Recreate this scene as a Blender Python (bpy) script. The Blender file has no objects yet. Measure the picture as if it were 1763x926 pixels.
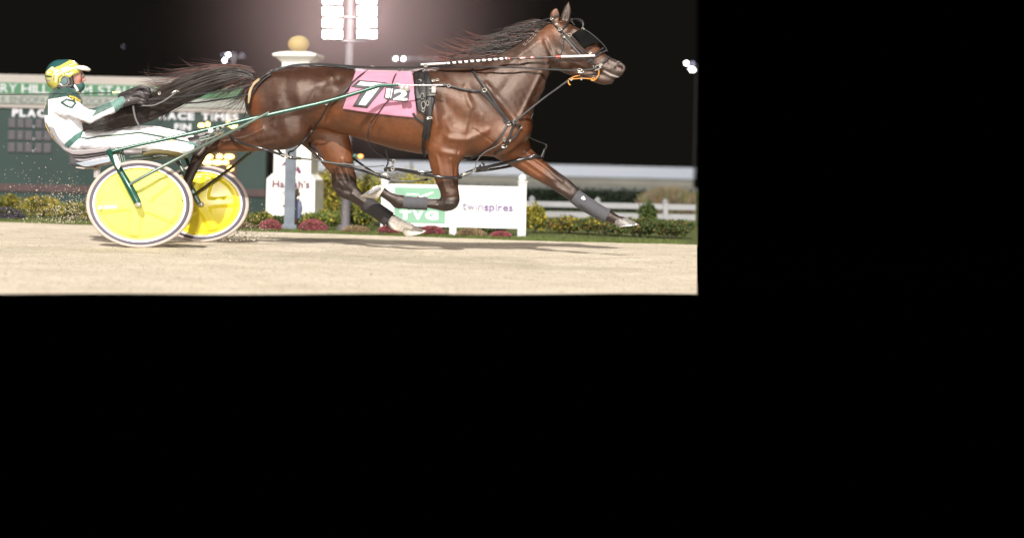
import bpy, bmesh, math, random
import numpy as np
import openvdb
from mathutils import Vector, Matrix

# ---------------------------------------------------------------- camera, world, lights, exposure
S = bpy.context.scene
C = S.collection
RAD = math.radians
F, CX, CY, EYE = 2912.0, 600.0, 300.0, 0.60          # focal length and principal point in photo pixels, eye height in metres
ROLL = RAD(1.3)
cr, sr = math.cos(ROLL), math.sin(ROLL)
cam_d = bpy.data.cameras.new('camera')
cam = bpy.data.objects.new('camera', cam_d); C.objects.link(cam)
cam.matrix_world = Matrix(((cr, -sr, 0, 0), (0, 0, -1, 0), (sr, cr, 0, EYE), (0, 0, 0, 1)))
cam_d.sensor_width = 36
cam_d.lens = F * 36 / 1763
cam_d.shift_x = (881.5 - CX) / 1763
cam_d.shift_y = -(463.0 - CY) / 1763
cam_d.clip_start, cam_d.clip_end = 0.5, 2000
cam_d.dof.use_dof = True
cam_d.dof.focus_distance = 13.4
cam_d.dof.aperture_fstop = 1.05
S.camera = cam
w = bpy.data.worlds.new('World'); S.world = w; w.use_nodes = True
bg = w.node_tree.nodes['Background']
bg.inputs[0].default_value = (0, 0, 0, 1); bg.inputs[1].default_value = 0.0      # night: no daylight at all
def sun(name, d, e, col, ang):
    l = bpy.data.lights.new(name, 'SUN'); l.energy = e; l.color = col; l.angle = RAD(ang)
    o = bpy.data.objects.new(name, l); C.objects.link(o)
    o.rotation_euler = Vector(d).to_track_quat('-Z', 'Y').to_euler(); return o
# the track's floodlight banks (far off, behind the camera) and the flash-like front key
sun('floodlight_key', (0.12, 0.78, -0.62), 3.6, (1.0, 0.96, 0.90), 1.6)
fl = bpy.data.lights.new('photographer_flash', 'POINT'); fl.energy = 2500; fl.color = (1.0, 0.97, 0.93); fl.shadow_soft_size = 0.12
fo = bpy.data.objects.new('photographer_flash', fl); fo.location = (-0.5, -0.6, 1.7); C.objects.link(fo)
sun('floodlight_left', (0.75, 0.55, -0.42), 0.45, (1.0, 0.93, 0.84), 5)
sun('floodlight_right', (-0.7, 0.6, -0.45), 0.4, (1.0, 0.93, 0.86), 5)
sun('floodlight_back', (-0.05, -0.75, -0.62), 0.8, (1.0, 0.9, 0.9), 3)
S.view_settings.view_transform = 'Standard'
S.view_settings.look = 'None'
S.view_settings.exposure = 1.0
S.view_settings.gamma = 1.0
S.render.film_transparent = False
S.cycles.max_bounces = 6; S.cycles.volume_bounces = 1; S.cycles.volume_step_rate = 1.0
S.cycles.use_denoising = True

# ---------------------------------------------------------------- helpers
def P(px, py, D):
    xc = (px - CX) * D / F; yc = (CY - py) * D / F
    return Vector((xc * cr - yc * sr, D, EYE + xc * sr + yc * cr))
def G(px, py, z=0.0):                       # where the view ray through a photo pixel meets the ground
    dx = (px - CX) / F; dy = (CY - py) / F
    t = -(EYE - z) / (dx * sr + dy * cr)
    return Vector(((dx * cr - dy * sr) * t, t, z))
def gpy(px, D):                             # photo row of the ground at a column and distance
    xc = (px - CX) * D / F
    yc = (-EYE - xc * sr) / cr
    return CY - yc * F / D
MS = 13.6 / F                               # metres per photo pixel at the horse
def Dm(u): return 13.85 - 0.00095 * (u - 430)
def W(u, v, w=0.0): return P(u, v, Dm(u) + w * MS)
def Wn(A):                                  # numpy version, A is n x 3
    D = 13.85 - 0.00095 * (A[:, 0] - 430) + A[:, 2] * MS
    xc = (A[:, 0] - CX) * D / F; yc = (CY - A[:, 1]) * D / F
    return np.stack([xc * cr - yc * sr, D, EYE + xc * sr + yc * cr], 1)

def srgb(r, g, b):
    f = lambda c: (c / 255 / 12.92) if c <= 10 else ((c / 255 + 0.055) / 1.055) ** 2.4
    return (f(r), f(g), f(b), 1)
def mat(name, col, rough=0.6, metal=0.0, var=0.0, scale=30, bump=0.0, bscale=60, spec=0.5, coat=0.0, sheen=0.0, vcol=False, emit=0.0, bump2=0, bscale2=20):
    m = bpy.data.materials.new(name); m.use_nodes = True
    nt = m.node_tree; N = nt.nodes; L = nt.links; b = N['Principled BSDF']
    if len(col) == 3: col = (*col, 1)
    b.inputs['Base Color'].default_value = col
    b.inputs['Roughness'].default_value = rough; b.inputs['Metallic'].default_value = metal
    b.inputs['Specular IOR Level'].default_value = spec
    b.inputs['Coat Weight'].default_value = coat; b.inputs['Coat Roughness'].default_value = 0.15
    b.inputs['Sheen Weight'].default_value = sheen
    tc = N.new('ShaderNodeTexCoord')
    src = None
    if vcol:
        a = N.new('ShaderNodeVertexColor'); a.layer_name = 'Col'; src = a.outputs['Color']
    if var > 0:
        n = N.new('ShaderNodeTexNoise'); n.inputs['Scale'].default_value = scale; n.inputs['Detail'].default_value = 6
        L.new(tc.outputs['Object'], n.inputs['Vector'])
        rp = N.new('ShaderNodeMapRange'); rp.inputs['From Min'].default_value = 0.3; rp.inputs['From Max'].default_value = 0.7
        rp.inputs['To Min'].default_value = 1 - var; rp.inputs['To Max'].default_value = 1 + var * 0.6
        L.new(n.outputs['Fac'], rp.inputs['Value'])
        mx = N.new('ShaderNodeMix'); mx.data_type = 'RGBA'; mx.blend_type = 'MULTIPLY'; mx.inputs['Factor'].default_value = 1
        if src is None: mx.inputs[6].default_value = col
        else: L.new(src, mx.inputs[6])
        L.new(rp.outputs['Result'], mx.inputs[7]); src = mx.outputs[2]
        rr = N.new('ShaderNodeMapRange'); rr.inputs['To Min'].default_value = max(0, rough - 0.08); rr.inputs['To Max'].default_value = min(1, rough + 0.1)
        L.new(n.outputs['Fac'], rr.inputs['Value']); L.new(rr.outputs['Result'], b.inputs['Roughness'])
    if src is not None: L.new(src, b.inputs['Base Color'])
    if bump > 0:
        n2 = N.new('ShaderNodeTexNoise'); n2.inputs['Scale'].default_value = bscale; n2.inputs['Detail'].default_value = 5
        L.new(tc.outputs['Object'], n2.inputs['Vector'])
        bp = N.new('ShaderNodeBump'); bp.inputs['Strength'].default_value = bump; bp.inputs['Distance'].default_value = 0.01
        if bump2:
            n3 = N.new('ShaderNodeTexNoise'); n3.inputs['Scale'].default_value = bscale2; n3.inputs['Detail'].default_value = 3; L.new(tc.outputs['Object'], n3.inputs['Vector'])
            b2 = N.new('ShaderNodeBump'); b2.inputs['Strength'].default_value = bump2; b2.inputs['Distance'].default_value = 0.02; L.new(n3.outputs['Fac'], b2.inputs['Height']); L.new(b2.outputs['Normal'], bp.inputs['Normal'])
        L.new(n2.outputs['Fac'], bp.inputs['Height']); L.new(bp.outputs['Normal'], b.inputs['Normal'])
    if emit > 0:
        b.inputs['Emission Color'].default_value = col; b.inputs['Emission Strength'].default_value = emit
    return m

def link(o, parent=None):
    C.objects.link(o)
    if parent is not None: o.parent = parent; o.matrix_parent_inverse = parent.matrix_world.inverted()
    return o
def tag(o, label=None, cat=None, group=None, kind=None):
    if label: o['label'] = label
    if cat: o['category'] = cat
    if group: o['group'] = group
    if kind: o['kind'] = kind
    return o
def thing(name, loc, label, cat, group=None):
    o = bpy.data.objects.new(name, None); o.empty_display_size = 0.1; o.location = loc
    C.objects.link(o); bpy.context.view_layer.update()
    o.matrix_world = Matrix.Translation(loc)
    return tag(o, label, cat, group)
def mesh(name, V, Fc, m, parent=None, smooth=True, cols=None, mats=None, mi=None):
    me = bpy.data.meshes.new(name)
    V = [tuple(v) for v in V] if not isinstance(V, np.ndarray) else V
    if isinstance(V, np.ndarray):
        Fc = np.asarray(Fc); k = Fc.shape[1]
        me.vertices.add(len(V)); me.vertices.foreach_set('co', V.astype(np.float32).ravel())
        me.loops.add(Fc.size); me.loops.foreach_set('vertex_index', Fc.astype(np.int32).ravel())
        me.polygons.add(len(Fc)); me.polygons.foreach_set('loop_start', np.arange(0, Fc.size, k, dtype=np.int32))
        me.update(calc_edges=True)
    else:
        me.from_pydata(V, [], [tuple(f) for f in Fc])
    for x in (mats or [m]): me.materials.append(x)
    if mi is not None: me.polygons.foreach_set('material_index', np.asarray(mi, dtype=np.int32))
    if smooth: me.polygons.foreach_set('use_smooth', np.ones(len(me.polygons), dtype=bool))
    if cols is not None:
        a = me.color_attributes.new('Col', 'FLOAT_COLOR', 'POINT')
        c4 = np.ones((len(me.vertices), 4), np.float32); c4[:, :3] = cols; a.data.foreach_set('color', c4.ravel())
    me.validate(); me.update()
    return link(bpy.data.objects.new(name, me), parent)
class MB:                                    # collects shapes into one mesh
    def __init__(s): s.V = []; s.F = []
    def add(s, V, F):
        n = len(s.V); s.V += [Vector(v) for v in V]; s.F += [tuple(i + n for i in f) for f in F]; return s
    def box(s, p0, p1, frame=None):          # axis aligned box (camera-rolled frame optional)
        x0, y0, z0 = p0; x1, y1, z1 = p1
        V = [(x, y, z) for x in (x0, x1) for y in (y0, y1) for z in (z0, z1)]
        if frame: V = [frame(*v) for v in V]
        return s.add(V, [(0, 1, 3, 2), (4, 6, 7, 5), (0, 4, 5, 1), (2, 3, 7, 6), (0, 2, 6, 4), (1, 5, 7, 3)])
    def tube(s, pts, r, n=8, caps=True):     # pts in metres; r float or list
        pts = [Vector(p) for p in pts]; m = len(pts)
        rs = r if isinstance(r, (list, tuple)) else [r] * m
        up = Vector((0.13, 0.9, 0.3)); base = len(s.V); prev = None
        for i, p in enumerate(pts):
            t = (pts[min(i + 1, m - 1)] - pts[max(i - 1, 0)])
            t = t.normalized() if t.length > 1e-9 else Vector((1, 0, 0))
            a = (prev if prev is not None else up); a = a - t * a.dot(t)
            if a.length < 1e-4: a = Vector((1, 0, 0)) - t * t.x
            a.normalize(); b = t.cross(a); prev = a
            for k in range(n):
                th = 2 * math.pi * k / n
                s.V.append(p + (a * math.cos(th) + b * math.sin(th)) * rs[i])
        for i in range(m - 1):
            for k in range(n):
                k2 = (k + 1) % n
                s.F.append((base + i * n + k, base + i * n + k2, base + (i + 1) * n + k2, base + (i + 1) * n + k))
        if caps:
            s.F.append(tuple(base + k for k in reversed(range(n)))); s.F.append(tuple(base + (m - 1) * n + k for k in range(n)))
        return s
    def lathe(s, prof, c, ax, e1, e2, n=32, s1=1.0):   # prof: (radius, height along ax)
        base = len(s.V)
        for (r, h) in prof:
            for k in range(n):
                th = 2 * math.pi * k / n
                s.V.append(c + ax * h + e1 * (r * math.cos(th) * s1) + e2 * (r * math.sin(th)))
        for i in range(len(prof) - 1):
            for k in range(n):
                k2 = (k + 1) % n
                s.F.append((base + i * n + k, base + i * n + k2, base + (i + 1) * n + k2, base + (i + 1) * n + k))
        return s
    def build(s, name, m, parent=None, smooth=False, bevel=0.0):
        o = mesh(name, s.V, s.F, m, parent, smooth)
        if smooth:
            try: o.data.set_sharp_from_angle(angle=RAD(40))
            except Exception: pass
        if bevel > 0:
            b = o.modifiers.new('bevel', 'BEVEL'); b.width = bevel; b.segments = 2; b.limit_method = 'ANGLE'
        return o
def spline(pts, n=6):                        # Catmull-Rom through points of any dimension
    A = [np.array(p, float) for p in pts]
    if len(A) < 3: 
        return [tuple(A[0] + (A[1] - A[0]) * t) for t in np.linspace(0, 1, n + 1)]
    A = [2 * A[0] - A[1]] + A + [2 * A[-1] - A[-2]]; out = []
    for i in range(1, len(A) - 2):
        for k in range(n):
            t = k / n
            out.append(tuple(0.5 * ((2 * A[i]) + (A[i + 1] - A[i - 1]) * t + (2 * A[i - 1] - 5 * A[i] + 4 * A[i + 1] - A[i + 2]) * t * t
                                    + (3 * A[i] - A[i - 1] - 3 * A[i + 1] + A[i + 2]) * t ** 3)))
    out.append(tuple(A[-2])); return out

# signed distance volumes in (photo column, photo row, depth) space, meshed into one continuous surface
class Vol:
    def __init__(s, lo, hi, res):
        s.lo = np.array(lo, float); s.res = res
        s.n = np.ceil((np.array(hi) - s.lo) / res).astype(int)
        s.A = np.full(tuple(s.n), 30.0, np.float32)
    def _field(s, pts, pad, sub):
        st = spline(pts, sub) if sub > 1 else [tuple(map(float, p)) for p in pts]
        Q = np.array(st); rm = np.maximum(Q[:, 3], Q[:, 4])
        lo = (Q[:, :3] - rm[:, None]).min(0) - pad; hi = (Q[:, :3] + rm[:, None]).max(0) + pad
        i0 = np.clip(((lo - s.lo) / s.res).astype(int), 0, s.n); i1 = np.clip(((hi - s.lo) / s.res).astype(int) + 1, 0, s.n)
        if (i1 <= i0).any(): return None, None
        D = np.full(tuple(i1 - i0), 30.0, np.float32)
        for j in range(len(Q) - 1):
            a, b = Q[j], Q[j + 1]; r_ = max(a[3], a[4], b[3], b[4]) + pad
            l2 = np.minimum(a[:3], b[:3]) - r_; h2 = np.maximum(a[:3], b[:3]) + r_
            k0 = np.clip(((l2 - s.lo) / s.res).astype(int), i0, i1); k1 = np.clip(((h2 - s.lo) / s.res).astype(int) + 1, i0, i1)
            if (k1 <= k0).any(): continue
            g = [(s.lo[d] + s.res * np.arange(k0[d], k1[d])).astype(np.float32) for d in range(3)]
            X = g[0][:, None, None] - a[0]; Y = g[1][None, :, None] - a[1]; Z = g[2][None, None, :] - a[2]
            ab = (b - a)[:3]; L2 = float((ab ** 2).sum()) + 1e-6
            t = np.clip((X * ab[0] + Y * ab[1] + Z * ab[2]) / L2, 0, 1).astype(np.float32)
            r = a[3] + t * (b[3] - a[3]); ka = a[3] / a[4]; kk = ka + t * (b[3] / b[4] - ka)
            d = np.sqrt((X - t * ab[0]) ** 2 + (Y - t * ab[1]) ** 2 + ((Z - t * ab[2]) * kk) ** 2) - r
            sl = tuple(slice(k0[q] - i0[q], k1[q] - i0[q]) for q in range(3))
            D[sl] = np.minimum(D[sl], d)
        return D, tuple(slice(i0[q], i1[q]) for q in range(3))
    def add(s, pts, k=8.0, sub=4):
        D, sl = s._field(pts, k + 6, sub)
        if D is None: return s
        a = s.A[sl]; h = np.maximum(k - np.abs(a - D), 0) / k
        s.A[sl] = np.minimum(a, D) - h * h * k * 0.25; return s
    def cut(s, pts, k=4.0, sub=4):
        D, sl = s._field(pts, k + 6, sub)
        if D is None: return s
        a = -s.A[sl]; h = np.maximum(k - np.abs(a - D), 0) / k
        s.A[sl] = -(np.minimum(a, D) - h * h * k * 0.25); return s
    def surf(s):
        g = openvdb.FloatGrid(30.0); g.copyFromArray(np.ascontiguousarray(s.A, np.float32))
        pts, quads = g.convertToQuads(isovalue=0.0)
        return pts.astype(np.float64) * s.res + s.lo, quads[:, ::-1].astype(np.int64)
    def near(s):                             # depth of the near surface at each (u, v), nan where there is none
        neg = s.A < 0; has = neg.any(2); k = neg.argmax(2)
        d = s.lo[2] + s.res * k
        return np.where(has, d, np.nan)
def vnormals(V, Q):
    a = V[Q[:, 2]] - V[Q[:, 0]]; b = V[Q[:, 3]] - V[Q[:, 1]]; n = np.cross(a, b)
    N = np.zeros_like(V)
    for c in range(4): np.add.at(N, Q[:, c], n)
    return N / (np.linalg.norm(N, axis=1)[:, None] + 1e-9)
def relax(V, Q, it=2, f=0.5):
    for _ in range(it):
        Sx = np.zeros_like(V); cnt = np.zeros(len(V))
        for c in range(4):
            for d in (1, 3):
                np.add.at(Sx, Q[:, c], V[Q[:, (c + d) % 4]]); np.add.at(cnt, Q[:, c], 1)
        V = V * (1 - f) + f * Sx / np.maximum(cnt, 1)[:, None]
    return V
def dpoly(U, Vv, poly):                      # distance in the picture plane to a polyline
    D = np.full(len(U), 1e9)
    for (a, b) in zip(poly[:-1], poly[1:]):
        ax, ay = a; bx, by = b; L2 = (bx - ax) ** 2 + (by - ay) ** 2 + 1e-9
        t = np.clip(((U - ax) * (bx - ax) + (Vv - ay) * (by - ay)) / L2, 0, 1)
        D = np.minimum(D, np.hypot(U - ax - t * (bx - ax), Vv - ay - t * (by - ay)))
    return D
def sstep(x, a, b):
    t = np.clip((x - a) / (b - a), 0, 1); return t * t * (3 - 2 * t)
def mixc(A, col, f): return A * (1 - f[:, None]) + np.array(col)[None, :] * f[:, None]
def wave(V, seed, sc):                       # cheap smooth pseudo noise on n x 3 points
    r = np.random.RandomState(seed); o = np.zeros(len(V))
    for i in range(7):
        k = r.normal(size=3) * sc * (1 + 0.5 * i); o += np.sin(V @ k + r.uniform(0, 6.28)) / (1 + 0.5 * i)
    return o / 3
def strands(name, lst, r0, m, parent, r1=0.15, nseg=None):    # hair: thin three-sided tubes; lst of (k x 3) arrays in (u,v,w)
    Vs, Fs = [], []; n = 0
    for A in lst:
        A = np.asarray(A, float); k = len(A)
        T = np.gradient(A, axis=0); T /= np.linalg.norm(T, axis=1)[:, None] + 1e-9
        a = np.cross(T, np.array([0.3, 0.2, 1.0])); a /= np.linalg.norm(a, axis=1)[:, None] + 1e-9; b = np.cross(T, a)
        t = np.linspace(0, 1, k); rr = (r0 * ((1 - t) + r1 * t) * R.uniform(0.6, 1.3))[:, None]
        for q in range(3):
            th = 2 * math.pi * q / 3; Vs.append(A + (a * math.cos(th) + b * math.sin(th)) * rr)
        for i in range(k - 1):
            for q in range(3):
                q2 = (q + 1) % 3; Fs.append((n + q * k + i, n + q2 * k + i, n + q2 * k + i + 1, n + q * k + i + 1))
        n += 3 * k
    return mesh(name, Wn(np.concatenate(Vs)), np.array(Fs), m, parent)
R = random.Random(11); NR = np.random.RandomState(5)
def text_mesh(name, body, m, fmap, u0, v0, u1, v1, parent, depth=0.0, bold=0.02, shear=0.0, flat=True):
    if len(body) > 1:                         # each letter a mesh of its own
        lo_, hi_, n_ = 0.0, 0.0, []
        for i in range(len(body) + 1):
            cu = bpy.data.curves.new('t', 'FONT'); cu.body = body[:i] + '.'; o = bpy.data.objects.new('t', cu); C.objects.link(o); bpy.context.view_layer.update()
            n_.append(o.evaluated_get(bpy.context.evaluated_depsgraph_get()).dimensions.x); bpy.data.objects.remove(o)
        n_ = np.array(n_) - n_[0]; tot = n_[-1]; out = None; up = v0; low = v1; H_ = v1 - v0
        cap = any(ch.isupper() or ch in 'bdfhklti' for ch in body); desc = any(ch in 'gjpqy' for ch in body)
        if not cap and not desc: asc, de = .52, 0.
        else: asc, de = .72, (.2 if desc else 0.)
        for i, ch in enumerate(body):
            if ch == ' ': continue
            a_ = u0 + (u1 - u0) * n_[i] / tot; b_ = u0 + (u1 - u0) * n_[i + 1] / tot; g_ = (b_ - a_) * .06
            if ch in 'iIl': g_ = (b_ - a_) * .28
            t_ = .72 if (ch.isupper() or ch in 'bdfhkltiI\'') else .52; dd = .2 if ch in 'gjpqy' else 0.
            base_ = v1 - H_ * de / (asc + de); sc_ = H_ / (asc + de); bot = base_ + dd * sc_; top = base_ - t_ * sc_
            if ch == "'": bot = base_ - .5 * sc_
            out = text_mesh(name, ch, m, fmap, a_ + g_, top, b_ - g_, bot, parent, depth, bold, shear)
        return out
    if body == 'T' and False: pass
    """letters fitted to the photo box (u0,v0)-(u1,v1); fmap(u, v, d) puts them on their surface"""
    cu = bpy.data.curves.new(name, 'FONT'); cu.body = body; cu.offset = bold; cu.shear = shear; cu.resolution_u = 4
    o = bpy.data.objects.new(name, cu); C.objects.link(o)
    me = bpy.data.meshes.new_from_object(o.evaluated_get(bpy.context.evaluated_depsgraph_get()))
    bpy.data.objects.remove(o)
    co = np.array([v.co[:] for v in me.vertices]); lo = co.min(0); hi = co.max(0)
    for v in me.vertices:
        a = (v.co.x - lo[0]) / (hi[0] - lo[0]); b = (v.co.y - lo[1]) / (hi[1] - lo[1])
        v.co = fmap(u0 + (u1 - u0) * a, v1 + (v0 - v1) * b, depth)
    me.materials.clear(); me.materials.append(m)
    ob = bpy.data.objects.new(name, me); link(ob, parent)
    return ob

# ---------------------------------------------------------------- ground and sky
def X(u, D): return (u - CX) * D / F
def Zr(v, uref, D): return P(uref, v, D).z
def fm(D, uref): return lambda u, v, d=0.0: Vector((X(u, D), D - d, Zr(v, uref, D)))
def wbox(mb, u0, u1, v0, v1, D, th, uref=None):
    uref = u0 if uref is None else uref
    return mb.box((X(u0, D), D, Zr(v1, uref, D)), (X(u1, D), D + th, Zr(v0, uref, D)))
def sheet(name, V, m):
    o = mesh(name, V, [tuple(range(len(V)))], m, smooth=False); return tag(o, kind='structure')

def sand_material():
    m = mat('limestone_track', (0.43, 0.37, 0.285), rough=0.97, spec=0.08); nt = m.node_tree; N = nt.nodes; L = nt.links; b = N['Principled BSDF']
    tc = N.new('ShaderNodeTexCoord'); mp = N.new('ShaderNodeMapping'); mp.inputs['Scale'].default_value = (1, 1, 1); L.new(tc.outputs['Object'], mp.inputs[0])
    def noise(s, d, rough=.55):
        n = N.new('ShaderNodeTexNoise'); n.inputs['Scale'].default_value = s; n.inputs['Detail'].default_value = d; n.inputs['Roughness'].default_value = rough; L.new(mp.outputs[0], n.inputs['Vector']); return n
    big, mid, fine = noise(2.2, 6, .65), noise(22, 6, .7), noise(150, 3, .7)
    r1 = N.new('ShaderNodeValToRGB'); r1.color_ramp.elements[0].position = .36; r1.color_ramp.elements[1].position = .66
    r1.color_ramp.elements[0].color = (0.42, 0.352, 0.262, 1); r1.color_ramp.elements[1].color = (0.66, 0.59, 0.475, 1)
    mx = N.new('ShaderNodeMath'); mx.operation = 'MULTIPLY_ADD'; mx.inputs[1].default_value = .6; L.new(mid.outputs['Fac'], mx.inputs[0])
    m2 = N.new('ShaderNodeMath'); m2.operation = 'MULTIPLY'; m2.inputs[1].default_value = .4; L.new(big.outputs['Fac'], m2.inputs[0]); L.new(m2.outputs[0], mx.inputs[2])
    L.new(mx.outputs[0], r1.inputs[0])
    vr = N.new('ShaderNodeTexVoronoi'); vr.inputs['Scale'].default_value = 26; L.new(mp.outputs[0], vr.inputs['Vector'])
    r2 = N.new('ShaderNodeValToRGB'); r2.color_ramp.elements[0].position = 0.03; r2.color_ramp.elements[1].position = 0.16; r2.color_ramp.elements[0].color = (.42, .37, .32, 1); r2.color_ramp.elements[1].color = (1, 1, 1, 1)
    L.new(vr.outputs['Distance'], r2.inputs[0])
    mm = N.new('ShaderNodeMix'); mm.data_type = 'RGBA'; mm.blend_type = 'MULTIPLY'; mm.inputs['Factor'].default_value = .7; L.new(r1.outputs[0], mm.inputs[6]); L.new(r2.outputs[0], mm.inputs[7])
    L.new(mm.outputs[2], b.inputs['Base Color'])
    ad = N.new('ShaderNodeMath'); ad.operation = 'MULTIPLY_ADD'; ad.inputs[1].default_value = .5; L.new(fine.outputs['Fac'], ad.inputs[0]); L.new(mid.outputs['Fac'], ad.inputs[2])
    bp = N.new('ShaderNodeBump'); bp.inputs['Strength'].default_value = .9; bp.inputs['Distance'].default_value = .016; L.new(ad.outputs[0], bp.inputs['Height']); lump = noise(7, 5, .6); b3 = N.new('ShaderNodeBump'); b3.inputs['Strength'].default_value = 1.0; b3.inputs['Distance'].default_value = .05; L.new(lump.outputs['Fac'], b3.inputs['Height']); L.new(b3.outputs['Normal'], bp.inputs['Normal'])
    L.new(bp.outputs['Normal'], b.inputs['Normal'])
    return m
SAND = sand_material()
EDGE = [(-160, 377.5), (0, 382), (140, 387), (300, 393), (420, 398), (600, 404), (900, 414), (1200, 421.5)]
edge = [G(u, v) for u, v in EDGE]
def edgeY(x):
    return float(np.interp(x, [e.x for e in edge], [e.y for e in edge]))
def track():
    V, Fc = [], []; nu, nv = 260, 60
    nearL, nearR = G(-160, 506), G(1200, 506)
    for j in range(nv + 1):
        t = j / nv
        for i in range(nu + 1):
            s = i / nu; e = edge[0].lerp(edge[-1], s); u = -160 + 1360 * s
            a = nearL.lerp(nearR, s); far = G(u, np.interp(u, [q[0] for q in EDGE], [q[1] for q in EDGE]))
            p = a.lerp(far, t); w_ = math.sin(p.x * 3.1 + p.y * 5.3) * .004 + math.sin(p.x * 9 - p.y * 14) * .003
            p.z = w_ * (1 if 0 < j < nv else .3); V.append(p)
    for j in range(nv):
        for i in range(nu): a = j * (nu + 1) + i; Fc.append((a, a + 1, a + nu + 2, a + nu + 1))
    o = mesh('race_track', V, Fc, SAND); tag(o, kind='structure')
track()
GRASSM = mat('mown_grass', (0.070, 0.085, 0.024), rough=0.95, var=0.45, scale=14, bump=0.8, bscale=120, spec=0.1)
far = 140.0
sheet('infield_ground', [Vector((e.x, e.y - .03, -.02)) for e in edge] + [Vector((X(1200, far), far, -.02)), Vector((X(-260, far), far, -.02))], GRASSM)
def sky():
    m = bpy.data.materials.new('night_sky'); m.use_nodes = True; nt = m.node_tree; nt.nodes.clear()
    e = nt.nodes.new('ShaderNodeEmission'); e.inputs[0].default_value = srgb(27, 25, 22); e.inputs[1].default_value = 0.34; o = nt.nodes.new('ShaderNodeOutputMaterial'); nt.links.new(e.outputs[0], o.inputs[0])
    V, Fc = [], []; n = 24
    for i in range(n + 1):
        u = -300 + 1500 * i / n; D = 420 - 60 * ((u - 450) / 750) ** 2
        for v in (-120, 335): V.append(P(u, v, D))
    for i in range(n): Fc.append((2 * i, 2 * i + 2, 2 * i + 3, 2 * i + 1))
    tag(mesh('sky', V, Fc, m), kind='structure')
sky()

# ---------------------------------------------------------------- scoreboard
WHITE = mat('white_paint', (0.62, 0.61, 0.60), rough=0.5, var=0.06, scale=3)
CREAM = mat('cream_board', (0.31, 0.28, 0.255), rough=0.6, var=0.08, scale=2)
SIGNW = mat('sign_lettering', (0.50, 0.49, 0.52), rough=0.6); HEADW = mat('header_lettering', (0.52, 0.50, 0.54), rough=0.6)
DG = mat('dark_green_board', (0.006, 0.024, 0.0205), rough=0.55, var=0.2, scale=1.2)
BANDG = mat('banner_green', (0.045, 0.145, 0.07), rough=0.6, var=0.1, scale=3)
BANDW = mat('banner_grey', (0.25, 0.26, 0.235), rough=0.6, var=0.08, scale=3)
GREYT = mat('grey_lettering', (0.07, 0.085, 0.08), rough=0.6)
LAMPP = mat('unlit_lamp_panel', (0.060, 0.052, 0.062), rough=0.5, bump=0.3, bscale=160)
AMB = mat('amber_lamp', (1.0, 0.62, 0.16), emit=5.0)
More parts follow.
